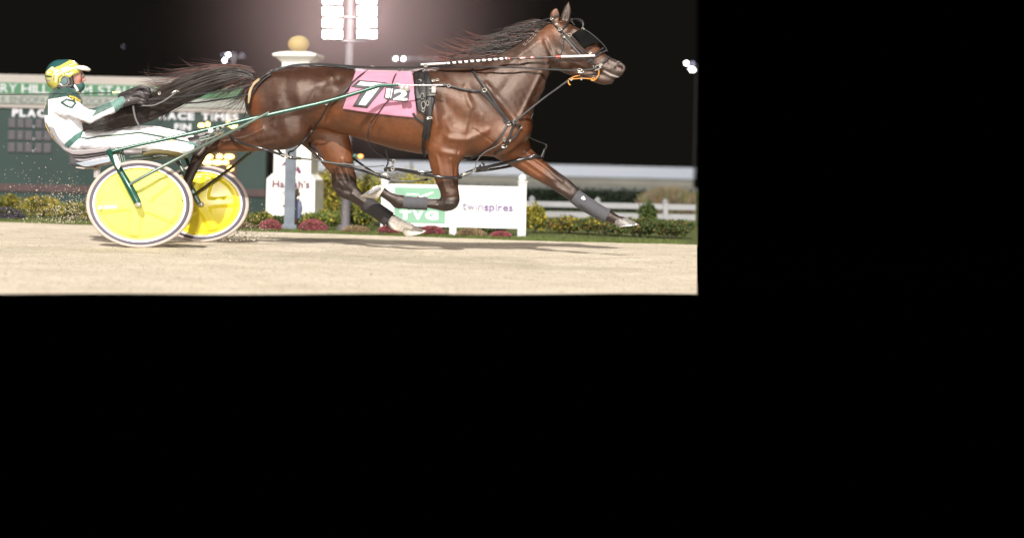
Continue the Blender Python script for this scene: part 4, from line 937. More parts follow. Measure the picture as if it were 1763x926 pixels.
PINK = mat('pink_cloth', (0.44, 0.175, 0.25), rough=0.75, var=0.14, scale=7, bump=.25, bscale=35, sheen=.3)
def number_cloth():
    root = thing('saddle_cloth', W(655, 150, -60), 'pink number cloth with white 7 and small 12 on the horse back', 'saddle cloth')
    V, Fc = [], []; nu, nv = 40, 34
    for j in range(nv + 1):
        t = j / nv
        for i in range(nu + 1):
            s = i / nu
            top = np.array([613 + 96 * s, 121 + 3 * s]); bot = np.array([590 + 127 * s, 188 + 15 * s + 1.5 * math.sin(s * 3.1)])
            p = top * (1 - t) + bot * t; p[0] += (2 if s > .9 else 0) * math.sin(t * 3.1)
            V.append(W(p[0], p[1], clw(p[0], p[1])))
    for s_, dv, ww in ((1, -1.5, 10),):
        for i in range(nu + 1):
            s = i / nu; V.append(W(613 + 96 * s, 119.8 + 3 * s, 14))
    for j in range(nv):
        for i in range(nu): a = j * (nu + 1) + i; Fc.append((a, a + nu + 1, a + nu + 2, a + 1))
    b = (nv + 1) * (nu + 1)
    for i in range(nu): Fc.append((i, i + 1, b + i + 1, b + i))
    o = mesh('cloth', V, Fc, PINK, root); s = o.modifiers.new('thickness', 'SOLIDIFY'); s.thickness = 1.0 * MS; s.offset = -1
    OUT = mat('number_outline', (0.055, 0.05, 0.055), rough=.7); NW = mat('number_white', (0.82, 0.80, 0.80), rough=.7)
    decal('number_outline', [(604.5, 150.2), (617, 138.2), (665.5, 142.4), (663.5, 148), (632, 186.5), (607, 183.5), (625.5, 152.5)], 1.0, OUT, o)
    decal('number', [(614.5, 146.6), (620.5, 141.2), (657.5, 144), (654, 150), (629, 182.3), (617, 180.7), (637.5, 149)], 1.7, NW, o)
    decal('number_outline', [(664.5, 149), (706, 152.5), (703.5, 170), (701, 176.5), (680, 173.5), (665, 171.5), (661, 168)], 1.0, OUT, o)
    decal('number', [(665.5, 152.5), (676.5, 153.3), (673, 170), (663.5, 168.6)], 1.7, NW, o)
    n2 = text_mesh('number', '2', NW, lambda u, v, d: W(u - (v - 164) * .12, v + (u - 688) * .08, clw(u, v) - 1.9), 678, 154.5, 702, 173, o, bold=.045)
number_cloth()

HAR = thing('harness', W(735, 130, -50), 'black leather racing harness with girth, back strap and breast collar on the horse', 'harness')
def strap(name, path, wd, parent=HAR, m=LEA, lift=1.4, wdef=None, th=1.2, n=6):
    mb = MB(); band(mb, drape(path, lift, n, wdef=wdef), wd, th); return mb.build(name, m, parent, smooth=True)
def buckle(u, v, ru, rv, parent, w=None, r=.7, name='buckle'):
    mb = MB(); ring(mb, u, v, (nearw(u, v, -20) - 3.4) if w is None else w, ru, rv, r); return mb.build(name, CHR, parent, smooth=True)
FB = mat('pale_brand_hair', (.20, .17, .15), rough=.8); BODY = bpy.data.objects['body']
RIMP = mat('polished_steel_plate', (.55, .53, .5), rough=.3)
def harness():
    pad = decal('saddle_pad', [(713, 125), (737, 122), (745, 150), (749, 172), (743, 195), (731, 199), (717, 189), (713, 160)], 0.6, LEA, HAR, wf=lambda u, v: clw(u, v), th=2.2)
    s1 = strap('girth_strap', [(731, 121), (736, 140), (738, 165), (739, 190), (737, 215), (733, 240)], 10, lift=4.5, th=2)
    for u, v, a, b in ((731.5, 123, 3.2, 1.8), (727, 166, 3, 5), (729, 181, 3.5, 6), (736, 178, 2.5, 4), (739, 203, 5, 1.6), (728.5, 190, 2, 3)): buckle(u, v, a, b, s1, w=nearw(u, v, -40) - 8)
    strap('girth_strap', [(720, 127), (722, 150), (729, 178), (734, 197)], 5, lift=4.4, th=1.6)
    for i, (a, b) in enumerate((((731, 200), (727, 238)), ((737, 204), (732, 236)), ((734, 202), (729, 244)))): strap('billet_strap', [a, ((a[0] + b[0]) / 2 + 1, (a[1] + b[1]) / 2), b], 3.2, lift=6 + i, th=1.2)
    strap('belly_band', [(730, 236), (728, 250), (730, 266), (733, 269)], 5, lift=2)
    k = strap('tie_strap', [(711, 195), (716, 202), (724, 208), (733, 213)], 4.5, lift=3.5)
    t = MB(); wt(t, [(733, 120, -20), (733, 116, -22), (733, 113, -22)], 1.3); ring(t, 732.5, 115, -24, 3.2, 3.6, .9); t.build('terret', CHR, pad, smooth=True)
    mb = MB(); v0 = [W(u, v, nearw(u, v, -50) - 8) for u, v in ((742.5, 149), (750, 149), (750, 160), (742.5, 160))]; mb.tube([W(746.5, 149, min(ns(746, 155), nearw(746, 155, -50)) - 11), W(746.5, 160, min(ns(746, 155), nearw(746, 155, -50)) - 11)], 3.4 * MS, 4); mb.build('tug_buckle', RIMP, pad)
    mb = MB(); wt(mb, [(741, 164, ns(745, 164) - 7), (750, 163.5, ns(745, 164) - 7)], 1.6); wt(mb, [(739, 153, ns(745, 154) - 8), (753, 154, ns(745, 154) - 8)], 1.0); mb.build('tug_bar', CHR, pad, smooth=True)
    for u, v in ((746, 139), (753, 138), (723, 139)): buckle(u, v, 2.6, 1.7, pad, w=ns(u, v) - 6)
    # breast collar
    c1 = strap('breast_collar', [(752, 146), (772, 148), (800, 155), (825, 157.5), (836, 156)], 4.2)
    buckle(772.5, 148, 2.6, 2.6, c1); buckle(834, 155.5, 3.6, 3.0, c1, r=.9)
    c2 = strap('neck_strap', [(812, 119), (824, 137), (838, 156), (852, 178), (866, 197), (877, 211)], 4.6)
    strap('neck_strap', [(826, 156), (842, 171), (858, 190), (873, 209)], 3.6, lift=1.8)
    c3 = strap('chest_strap', [(876, 210), (866, 228), (852, 246), (836, 260), (815, 271), (796, 277)], 3.6)
    c4 = strap('chest_strap', [(890, 205), (882, 222), (875, 240), (869, 252), (850, 266)], 4.0, lift=2.2)
    strap('chest_strap', [(897, 219), (888, 234), (878, 242), (870, 253)], 3.2, lift=1.6)
    strap('chest_strap', [(878, 210), (888, 213), (897, 219)], 4.2, lift=2.8)
    strap('chest_strap', [(872, 212), (866, 206), (874, 213)], 3, lift=3)
    for u, v, a, b in ((868, 252, 4.5, 2.4), (886, 210, 2.6, 3.4), (868.5, 240, 1.5, 3.4), (876, 213, 3.5, 2.5), (897, 219, 1.8, 1.8), (878, 242, 1.4, 1.4)): buckle(u, v, a, b, c4)
    mb = MB(); wt(mb, [(872, 236, -58), (858, 250, -62), (835, 262, -60), (822, 276, -56), (817, 292, -50)], .75, sub=5); mb.build('cord', GREYW, HAR, smooth=True)
    # martingale line to the bit
    m = MB(); band(m, spline([(884, 211, -44), (905, 194, -40), (935, 170, -30), (960, 152, -20), (979, 138, -14)], 5), 3.2, 1.2); m.build('martingale', LEA, HAR, smooth=True)
    mb = MB(); wt(mb, [(905, 188, -32), (914, 186, -28), (918, 194, -26), (914, 205, -28)], .9, sub=5); mb.build('cord', LEA, HAR, smooth=True)
    # back strap and crupper
    strap('back_strap', [(446, 137), (458, 128.5), (476, 120), (505, 113.5), (540, 111), (575, 113.6), (612, 118.5)], 3.6, lift=1.2, wdef=-4)
    fb = [((900, 78), (903, 74)), ((903, 79.5), (906, 75)), ((907, 72), (909, 69)), ((909, 74), (914, 70)), ((912, 67), (914, 64)), ((915, 69), (918, 65)), ((917, 61), (920, 58)), ((920, 63), (923, 59)), ((921, 55), (925, 52.5)), ((925, 56), (927, 53))]
    for a, b in fb:
        mb = MB(); pts = drape([a, ((a[0] + b[0]) / 2 + .8, (a[1] + b[1]) / 2), b], .25, 2); band(mb, pts, 1.0, .25); mb.build('freeze_brand', FB, BODY, smooth=True)
    cr_ = strap('crupper', [(429, 178), (430, 160), (436, 146), (447, 136)], 4.5, m=mat('cream_fleece', (.34, .26, .16), rough=.9, bump=.6, bscale=120), lift=1.5, wdef=-14)
    strap('crupper_strap', [(428, 190), (433, 166), (440, 152), (452, 138), (466, 128)], 2.6, lift=3, wdef=-16)
    mb = MB(); wt(mb, [(434, 160, -22), (428, 176, -20), (424, 190, -18), (419, 203, -14)], .8, sub=4); mb.build('cord', LEA, HAR, smooth=True)
    mb = MB(); wt(mb, [(430, 120, -6), (440, 142, -18)], .01); 
    buckle(446, 137.5, 2.5, 1.8, cr_, w=-24); buckle(469, 122, 3.2, 1.2, cr_, w=-16)
harness()

BRI = thing('bridle', W(990, 75, -18), 'black racing bridle with dark eye shield, overcheck and orange cord on the horse head', 'bridle')
def bridle():
    w = lambda u, v, l=1.5: (nearw(u, v, -14) - l)
    def s(name, path, wd, lift=1.6, m=LEA, wdef=None, th=1.1): return strap(name, path, wd, BRI, m, lift, wdef, th, 4)
    ck = s('cheek_strap', [(949, 33), (957, 44), (966, 54), (980, 69), (1000, 87), (1016, 102)], 3.6, 2)
    s('cheek_strap', [(967, 58), (984, 78), (1003, 99)], 2.4, 1.4, m=GREYW)
    s('throat_latch', [(968, 60), (970.5, 70), (968, 84), (965, 98), (962, 110)], 2.2, 1.6)
    s('brow_band', [(966, 52), (974, 44), (981, 36), (986, 33)], 3, 1.8)
    s('crown_strap', [(945, 38), (952, 30), (962, 25.5)], 3, 2, wdef=-8)
    nb = s('nose_band', [(1006, 102), (1020, 95), (1034, 86), (1039, 83)], 2.6, 2); s('nose_band', [(1012, 108), (1026, 97), (1038, 90), (1044, 87)], 2.6, 2)
    nb2 = s('nose_band', [(1025, 118), (1034, 111), (1044, 103), (1049, 97)], 3.0, 2)
    s('cheek_strap', [(1016, 101), (1021, 108), (1023, 117)], 3.0, 2)
    # eye shield standing a little off the face
    def wf(u, v):
        d = abs((u - 1010) / 24); return ns(u, v) - 5 - 6 * max(0, 1 - d * d)
    sh = decal('eye_shield', [(984, 60), (993, 54), (1003, 50.5), (1014, 57), (1027, 68), (1034, 75), (1022, 75), (1012, 80), (1006, 84), (996, 73)], 0, mat('black_mesh', (.005, .005, .005), rough=.95, spec=.1), BRI, wf=wf, th=.8)
    mb = MB(); wt(mb, [(1002, 49, -8), (1013, 55, -8), (1027, 66, -8), (1040, 79, -7), (1046, 89, -6)], 1.1, sub=4); mb.build('shield_rim', LEA, sh, smooth=True)
    mb = MB(); wt(mb, [(988, 33.5, 6), (995, 34, 0), (1002, 38, -4), (1004, 43, -7), (1003, 48, -9)], [1.4, 2.4, 2.6, 2.0, 1.2], sub=4); mb.build('blinker_cup', LEA, BRI, smooth=True)
    mb = MB(); wt(mb, [(984, 61, -23), (994, 55, -24), (1001, 52, -20)], .8, sub=3); wt(mb, [(983, 62, -24), (1000, 78, -26), (1013, 90, -24)], .9, sub=3); mb.build('shield_rim', LEA, sh, smooth=True)
    mb = MB(); wt(mb, [(994, 61.5, -27), (1001, 54.5, -26)], 1.3); mb.build('shield_tag', mat('pink_tag', (.6, .38, .38), rough=.5), sh, smooth=True)
    # metal fittings
    for u, v, a, b in ((949.5, 33, 2, 1.6), (957, 42, 1.6, 1.4), (964, 51, 3, 2), (981, 60.5, 3.4, 2.4), (1016, 91.5, 2.4, 1.4), (971, 64, 1.8, 1.3), (1003.5, 50, 2.0, 1.6)): buckle(u, v, a, b, ck, w=w(u, v, 4), r=.7)
    bt = MB(); ring(bt, 1029, 117, w(1029, 117, 4), 4.2, 4.0, .9); wt(bt, [(1021, 113, w(1021, 113, 4)), (1023, 118, w(1023, 118, 4))], 1.0); wt(bt, [(1031, 113, -18), (1037, 110, -18)], 1.1); wt(bt, [(1024, 122, -18), (1036, 116, -19)], .9); ring(bt, 1034, 112, -18, 2.2, 1.6, .7); bt.build('bit', CHR, BRI, smooth=True)
    ov = MB(); wt(ov, [(898, 45.5, -3), (912, 41.5, -4), (930, 36.5, -6), (950, 31, -8), (960, 27, -4)], 1.15, sub=4); o = ov.build('overcheck', LEA, BRI, smooth=True); buckle(919, 39.5, 2.2, 1.8, o, w=-7)
    mb = MB(); wt(mb, [(952, 28, -10), (960, 26.5, -9)], 1.2); mb.build('overcheck_clip', CHR, o, smooth=True)
    OR = mat('orange_cord', (.55, .22, .03), rough=.6)
    mb = MB(); wt(mb, [(979, 137, -15), (990, 132, -16), (999, 130.5, -16)], .9, sub=3); wt(mb, [(980, 137, -15), (1000, 135.5, -16), (1016, 136, -17), (1022, 138.5, -18), (1027, 135, -18), (1031, 128, -17), (1031, 120, -17)], .85, sub=4)
    wt(mb, [(978, 139, -15), (979, 144, -16), (982, 147, -16)], 1.1, sub=3); ring(mb, 1021, 137, -19, 3.5, 2.2, .9); mb.build('orange_cord', OR, BRI, smooth=True)
    mb = MB(); ring(mb, 983.5, 137, -17, 2, 1.8, .8); ring(mb, 1001, 136, -18, 1.4, 2, .8); mb.build('snap', CHR, BRI, smooth=True)
bridle()

def head_pole():
    r = thing('head_pole', W(870, 103, -34), 'thin head pole striped white and black with a red section, along the horse neck', 'head pole')
    pts = [(725, 111.5), (768, 109.5), (873, 101), (957, 98.5), (965, 98), (1024, 96.3)]
    def q(u): return (u, float(np.interp(u, [p[0] for p in pts], [p[1] for p in pts])), float(np.interp(u, [725, 820, 900, 960, 1024], [-30, -47, -34, -27, -22])))
    WH = mat('pole_white', (.8, .79, .77), rough=.3); BK = mat('pole_black', (.02, .018, .018), rough=.3); RD = mat('pole_red', (.5, .045, .025), rough=.35)
    V = MB(); sh = MB()
    def seg(a, b, rr, m, name='segment'):
        mb = MB(); wt(mb, [q(a), q((a + b) / 2), q(b)], rr, 10); return mb.build(name, m, r, smooth=True)
    mb = MB(); wt(mb, [q(725), q(745), q(768)], 1.7, 10); wt(mb, [q(966), q(1000), q(1024)], 1.8, 10); mb.build('white_end', WH, r, smooth=True)
    # slanted stripes: one tube with a helical stripe from its material
    m = mat('candy_stripe', (.8, .8, .8), rough=.3); nt = m.node_tree; N = nt.nodes; L = nt.links
    tc = N.new('ShaderNodeTexCoord'); mp = N.new('ShaderNodeMapping'); L.new(tc.outputs['Object'], mp.inputs[0]); wv = N.new('ShaderNodeTexWave'); wv.wave_type = 'BANDS'; wv.bands_direction = 'DIAGONAL'
    mp.inputs['Rotation'].default_value = (0, 0, 0); mp.inputs['Scale'].default_value = (1, 0, .35); wv.inputs['Scale'].default_value = 13.4; L.new(mp.outputs[0], wv.inputs[0])
    cp = N.new('ShaderNodeValToRGB'); cp.color_ramp.interpolation = 'CONSTANT'; cp.color_ramp.elements[0].color = (.015, .013, .013, 1); cp.color_ramp.elements[1].position = .42; cp.color_ramp.elements[1].color = (.8, .79, .77, 1)
    L.new(wv.outputs['Fac'], cp.inputs[0]); L.new(cp.outputs[0], N['Principled BSDF'].inputs['Base Color'])
    mb = MB(); wt(mb, [q(768 + i * 8.75) for i in range(13)], 2.1, 12); mb.build('striped_section', m, r, smooth=True)
    m = mat('red_black_wrap', (.02, .018, .018), rough=.4, vcol=False); nt = m.node_tree; N = nt.nodes; L = nt.links
    n = N.new('ShaderNodeTexNoise'); n.inputs['Scale'].default_value = 28; tc = N.new('ShaderNodeTexCoord'); L.new(tc.outputs['Object'], n.inputs[0]); cp = N.new('ShaderNodeValToRGB'); cp.color_ramp.interpolation = 'CONSTANT'
    cp.color_ramp.elements[0].color = (.018, .014, .014, 1); cp.color_ramp.elements[1].position = .56; cp.color_ramp.elements[1].color = (.45, .05, .035, 1); e = cp.color_ramp.elements.new(.66); e.color = (.6, .55, .5, 1)
    L.new(n.outputs['Fac'], cp.inputs[0]); L.new(cp.outputs[0], N['Principled BSDF'].inputs['Base Color'])
    mb = MB(); wt(mb, [q(873 + i * 8.4) for i in range(11)], 1.8, 10); mb.build('wrapped_section', m, r, smooth=True)
    mb = MB(); wt(mb, [q(957), q(966.2)], 2.0, 10); mb.build('red_collar', RD, r, smooth=True)
    mb = MB(); ring(mb, 733, 113, -34, 3, 2.5, .8); mb.build('pole_ring', CHR, r, smooth=True)
head_pole()

def hobbles():
    h = thing('hobbles', W(700, 290, -30), 'shiny black pacing hobbles looped round the legs and joined by grey straps', 'hobbles')
    def t(name, pts, r, m=PLAS, sub=5): mb = MB(); wt(mb, pts, r, 10, sub); return mb.build(name, m, h, smooth=True)
    t('leg_loop', [(398, 226, -12), (396, 231, -32), (402, 240, -44), (425, 249, -50), (455, 257, -50), (485, 267, -40)], 2.2)
    t('leg_loop', [(398, 226, -12), (420, 222, 6), (460, 240, 6), (486, 266, -30)], 2.0)
    o = t('connector', [(484, 266.5, -40), (492, 269, -38), (504, 272, -36), (519, 274, -34)], [3.2, 3.6, 3.0, 1.4]); t('connector', [(505, 271, -37), (518, 273, -35)], 2.2, GREYW, 1)
    mb = MB(); ring(mb, 493, 269, -43, 3.4, 3.0, 1.0); wt(mb, [(486, 267, -43), (499, 270.5, -42)], 1.2); mb.build('buckle', CHR, o, smooth=True)
    t('strap', [(518, 273.5, -34), (545, 276, -28), (575, 281, -20), (610, 284, -16)], 1.2, GREYW)
    t('leg_loop', [(534, 254, 2), (545, 264, -2), (558, 277, -4), (590, 285, -6), (630, 296, -8), (655, 304, -10), (671, 308, -12)], 2.2)
    t('leg_loop', [(534, 254, 2), (536, 240, 30), (590, 262, 52), (640, 295, 34), (668, 306, 0)], 2.0)
    t('strap', [(590, 281, -8), (620, 289, -12), (652, 302, -14)], 1.3, GREYW); t('strap', [(604, 285.5, 4), (640, 287, 4), (662, 285, 0)], .9, GREYW)
    t('strap', [(537, 256, -6), (539, 268, -8), (545, 272, -8), (548, 266, -8)], .9, LEA); t('strap', [(535, 252, -6), (546, 256, -8), (557, 272, -8)], 1.1, LEA)
    j = t('junction', [(662, 292, -22), (672, 291, -24), (681, 292, -26)], [3.4, 4.0, 3.0], LEA); t('connector', [(655, 303, -14), (665, 306, -14), (672, 308.5, -14)], 3.2, LEA, 2)
    t('strap', [(665, 288, -20), (668, 280, -22), (667, 270, -24), (664, 258, -26)], 1.4, LEA); t('strap', [(675, 290, -24), (677, 282, -26), (678, 275, -26)], 1.9, LEA)
    mb = MB(); ring(mb, 676, 291, -29, 2.6, 2.6, .9); ring(mb, 678, 277, -28, 2.4, 2.0, .8); ring(mb, 676, 283, -28, 2.0, 1.6, .7); wt(mb, [(668, 292, -27), (667, 306, -20)], 1.2); mb.build('buckle', CHR, j, smooth=True)
    t('strap', [(670, 309, -14), (690, 312.5, -22), (715, 312, -30), (742, 307.5, -40)], 1.3, GREYW); t('connector', [(731, 310, -38), (736, 309, -40)], 2.0, LEA, 1)
    t('leg_loop', [(679, 291, -26), (705, 296, -40), (735, 301.5, -52), (765, 305.5, -52), (791, 306.5, -40), (793, 302, -22)], 2.6)
    t('leg_loop', [(793, 302, -22), (770, 297, -8), (720, 296, -8), (684, 291, -22)], 2.2)
    t('strap', [(791, 303, -30), (803, 297, -26), (816, 292, -20)], 1.6, LEA); t('strap', [(793, 304, -32), (806, 300, -28), (816, 294, -22)], 1.4, GREYW)
    b = t('buckle_strap', [(816, 293, -18), (826, 291.5, -12)], 3.4, LEA, 1); mb = MB(); ring(mb, 817, 292, -24, 2.0, 3.2, .9); ring(mb, 800, 299, -30, 2.2, 1.2, .8); wt(mb, [(795, 303, -34), (809, 297, -30)], 1.0); mb.build('buckle', CHR, b, smooth=True)
    t('leg_loop', [(815, 292, -16), (835, 288.5, -8), (865, 282, 4), (895, 275, 10), (920, 269.5, 12), (932, 271, 22)], 3.0)
    t('leg_loop', [(817, 295, -14), (845, 292, 4), (880, 286, 30), (915, 278, 44), (932, 272, 26)], 2.4)
    t('strap', [(824, 289, -12), (828, 284, -12)], 1.8, LEA, 1); t('strap', [(834, 285, -12), (830, 279, -12)], 2.0, LEA, 1)
    t('hanger', [(911, 236, -18), (920, 241, -10), (936, 247, 4), (941, 251, 6), (938, 258, 8), (935, 271, 10)], [.9, .9, 1, 2.0, 1.3, 1.3]); t('hanger', [(932, 270, 8), (938, 256, 8)], 1.0, GREYW, 1)
    # hangers over the loin
    H2 = [(634, 121), (622, 129), (608, 141), (592, 158), (575, 172), (563, 185), (552, 205), (540, 222), (528, 237), (515, 251), (503, 261)]
    mb = MB(); pts = drape(H2, 5.4, 5, 6); band(mb, pts, 2.6, 1.0); mb.build('hip_hanger', LEA, h, smooth=True)
    t('hip_hanger', [(505, 260, -50), (498, 262, -46), (496, 270, -40)], 1.7, LEA); mb = MB()
    pts = drape([(690, 120), (681, 129), (676, 141), (673, 155), (670, 170), (660, 183), (649, 198), (638, 212)], 5.6, 5, 6) + [(635, 222, -62), (633, 238, -60), (639, 254, -56), (652, 266, -48), (668, 275, -38), (677, 279, -28)]
    band(mb, pts[:24], 1.9, .9); mb.build('belly_hanger', LEA, h, smooth=True); t('belly_hanger', pts[20:], .9, LEA, 3)
    mb = MB(); ring(mb, 641, 115.6, -10, 3, 1.8, .9); ring(mb, 691, 119.5, -14, 2.8, 1.8, .9); ring(mb, 562, 178, ns(562, 178) - 5, 2, 3, .8); mb.build('buckle', CHR, j, smooth=True)
hobbles()

# leg boots
FELT = mat('grey_felt', (0.060, 0.058, 0.066), rough=0.85, var=.15, scale=40, bump=.3, bscale=120); FELTD = mat('black_felt', (0.022, 0.018, 0.019), rough=.8, var=.2, scale=40)
def ell(mb, pts, r, ratio=.8, n=22):
    st = spline(pts, 4); m = len(st); rr = np.interp(np.linspace(0, 1, m), np.linspace(0, 1, len(r)), r); base = len(mb.V)
    for i, p in enumerate(st):
        a = np.array(st[min(i + 1, m - 1)][:2]) - np.array(st[max(i - 1, 0)][:2]); a /= np.hypot(*a); nx, ny = -a[1], a[0]
        for k in range(n): th = 2 * math.pi * k / n; mb.V.append(W(p[0] + nx * rr[i] * math.cos(th), p[1] + ny * rr[i] * math.cos(th), p[2] + rr[i] * ratio * math.sin(th)))
    for i in range(m - 1):
        for k in range(n): mb.F.append((base + i * n + k, base + i * n + (k + 1) % n, base + (i + 1) * n + (k + 1) % n, base + (i + 1) * n + k))
    mb.F.append(tuple(base + k for k in reversed(range(n)))); mb.F.append(tuple(base + (m - 1) * n + k for k in range(n))); return mb
GB = 'tendon boots on the horse legs'
b = thing('tendon_boot', W(714, 349, -27), 'grey felt tendon boot on the folded near foreleg', 'leg boot', GB)
mb = MB(); ell(mb, [(694, 348.5, -27), (712, 350, -27), (736, 351, -27)], [10.8, 11.0, 10.8, 11.0], 1.0); sh_ = mb.build('shell', FELT, b, smooth=True)
for u in (704, 716, 727): mb = MB(); ell(mb, [(u, 349.6, -27), (u + 3.5, 350.2, -27)], [11.6, 11.6], 1.0); mb.build('strap', FELT, b, smooth=True)
b = thing('tendon_boot', W(1018, 356, 27), 'grey felt tendon boot with a small white mark on the outstretched far foreleg', 'leg boot', GB)
mb = MB(); ell(mb, [(989, 337, 27), (1005, 349, 27), (1030, 364, 27), (1046, 372, 27)], [13.2, 13.6, 13.2, 12.2, 12.2], .92); sh_ = mb.build('shell', FELT, b, smooth=True)
mb = MB(); wt(mb, [(1001, 343, 14.5), (1004, 338.5, 14.5), (1007, 343.5, 14.5), (1003, 343, 14.3)], [1.2, 1.6, 1.3, 1.8, 1], 6, 2); mb.build('white_mark', WHITE, b, smooth=True)
mb = MB(); wt(mb, [(998, 352, 15), (1010, 361, 15), (1022, 370, 16), (1030, 373, 16)], [1.2, 1.8, 1.6, 1], 6, 3); mb.build('strap', FELTD, b, smooth=True)
b = thing('tendon_boot', W(655, 368, 28), 'black felt boot above the white sock of the far hind leg', 'leg boot', GB)
mb = MB(); ell(mb, [(628, 349, 28), (648, 362, 28), (670, 378, 28)], [14.2, 13.6, 13.2, 14.2], .86); mb.build('shell', FELTD, b, smooth=True)

# ---------------------------------------------------------------- reins and whip
def reins():
    r = thing('reins', W(600, 116, -30), 'long black driving lines running from the driver hands over the rump to the bit', 'reins')
    mb = MB(); path = [(250, 172, -114), (300, 168, -92), (360, 160, -62), (420, 150, -36), (445, 139, -22), (470, 124, -12), (500, 114.5, -8), (540, 111.5, -8), (580, 114, -10), (640, 116.5, -16), (700, 117, -22), (733, 115.5, -26), (780, 115.6, -34), (850, 115.6, -44), (900, 117, -34), (950, 120, -26), (985, 121.5, -20), (1003, 121, -19), (1020, 119, -18), (1028, 117, -18)]
    band(mb, spline(path, 5), 2.9, 1.0); mb.build('line', LEA, r, smooth=True)
    mb = MB(); band(mb, spline([(252, 176, -110), (300, 178, -86), (340, 177, -60), (390, 170, -30), (428, 162, -22), (445, 150, -16), (462, 132, 4), (500, 113, 8), (560, 111, 10), (640, 116, 12), (733, 114, 14), (820, 108, 20), (900, 108, 30), (960, 115, 26), (1020, 118, 18)], 4), 2.6, 1.0); mb.build('line', LEA, r, smooth=True)
    mb = MB(); band(mb, spline([(244, 182, -120), (262, 182, -119), (280, 175, -114), (295, 165, -108), (305, 158, -104)], 4), 2.4, .9); o = mb.build('handhold_loop', GREYW, r, smooth=True)
    mb = MB(); wt(mb, [(296, 161, -109), (303, 156.5, -107), (308, 158.5, -104)], 1.4, 6, 2); ring(mb, 274.5, 161, -112, 2, 2, .9); mb.build('metal_loop', CHR, o, smooth=True)
    mb = MB(); band(mb, spline([(229, 182, -118), (231, 195, -118), (234, 206, -120), (239, 216, -122)], 4), 3.2, .9); mb.build('hanging_line_end', GREYW, r, smooth=True)
    mb = MB(); ring(mb, 998, 121, -23, 3.6, 2.2, .9); ring(mb, 1000, 124, -23, 5, 2, .7); mb.build('buckle', CHR, r, smooth=True)
reins()
def whip():
    r = thing('whip', W(100, 162, -70), 'thin dark driving whip pointing back from the driver hands with a white and yellow tag', 'whip')
    mb = MB(); wt(mb, [(235, 162, -112), (190, 160.5, -120), (120, 161.5, -166), (60, 162.5, -166), (-14, 163.8, -166)], [1.1, 1.0, .8, .6, .4], 8, 4); mb.build('shaft', mat('whip_black', (.015, .02, .02), rough=.35), r, smooth=True)
    mb = MB(); wt(mb, [(193.5, 159.8, -122), (207, 159.6, -120)], 1.5, 8); mb.build('tag', mat('tag_yellow', (.8, .8, .35), rough=.5), r, smooth=True)
whip()

# ---------------------------------------------------------------- sulky
GREENP = mat('metallic_green_paint', (0.008, 0.060, 0.038), rough=0.32, metal=0.2, spec=.5, coat=.15)
GREYG = mat('grey_green_tube', (0.10, 0.13, 0.105), rough=0.35, metal=.4)
RUB = mat('pale_rubber', (0.42, 0.34, 0.30), rough=0.7, var=.15, scale=30); RIMD = mat('dark_rim', (0.085, 0.075, 0.10), rough=.35, metal=.4); RIMW = mat('white_rim', (.78, .76, .74), rough=.35)
SUL = thing('sulky', Vector((X(270, 13.6), 13.6, 0)), 'two wheeled racing sulky with dark green frame, grey seat and bright yellow wheel discs', 'sulky')
def dd(D): return 12.95 + (D - 13.5) * (1.3 / 1.6)
def wheel(u, v, D, r, color, yaw, label, dust):
    c = P(u, v, D); ax = Vector((math.sin(yaw), -math.cos(yaw), 0)); e1 = Vector((math.cos(yaw), math.sin(yaw), 0)); e2 = Vector((0, 0, 1)); k = D / F; n = 96; sx = 1.236
    r0 = (c.z) ; R0 = r0                                # the wheel stands on the track
    hub_r = .012
    wh = MB(); wh.lathe([(.022, -.035), (.022, .035), (.001, .036)], c, ax, e1, e2, 20, 1.0); hub = wh.build('wheel', ALU, SUL, smooth=True); hub['label'] = label
    t = .020
    tb = MB(); tb.lathe([(R0 - .014 + .014 * math.cos(a), .015 * math.sin(a)) for a in np.linspace(0, 2 * math.pi, 13)], c, ax, e1, e2, n, sx)
    tb.build('tyre', RUB, hub, smooth=True)
    rb = MB(); rb.lathe([(R0 - .024, -.014), (R0 - .024, .014), (R0 - .028, .018), (R0 - .044, .017), (R0 - .047, .012), (R0 - .047, -.014), (R0 - .024, -.014)], c, ax, e1, e2, n, sx); rb.build('rim', RIMD, hub, smooth=True)
    wb = MB(); wb.lathe([(R0 - .043, .015), (R0 - .045, .021), (R0 - .054, .021), (R0 - .058, .014)], c, ax, e1, e2, n, sx); wb.build('rim_edge', RIMW, hub, smooth=True)
    # disc: shallow cone with a moulded five-armed star
    Rd = R0 - .053; V, Fc = [], []; nr, na = 26, 150
    for i in range(nr + 1):
        rr = Rd * (i / nr)
        for j in range(na):
            a = 2 * math.pi * j / na; h = .030 * (1 - (i / nr) ** 1.5) + .012
            q = ((a - RAD(118 - dust * 40)) / (2 * math.pi / 5)) % 1; q = min(q, 1 - q) * (2 * math.pi / 5)     # angle to nearest arm
            d = rr * math.sin(min(q, 1.4)); aw = .020 + .045 * max(0, 1 - rr / (Rd * .34)) + .004 * rr / Rd
            st = (1 - sstep(d, aw, aw + .022)) * (1 - sstep(rr, Rd * .84, Rd * .92))
            h += .015 * float(st); h -= .010 * float(sstep(rr, Rd * .84, Rd * .90)) * float(1 - sstep(rr, Rd * .94, Rd * .985))
            V.append(tuple(c + ax * (h if dust == 0 else h) + e1 * (rr * math.cos(a) * sx) + e2 * (rr * math.sin(a))))
    for i in range(nr):
        for j in range(na): Fc.append((i * na + j, (i + 1) * na + j, (i + 1) * na + (j + 1) % na, i * na + (j + 1) % na))
    o = mesh('disc', np.array(V), np.array(Fc), color, hub)
    s = o.modifiers.new('thickness', 'SOLIDIFY'); s.thickness = .004; s.offset = -1
    return hub, c, ax, e1, e2, Rd
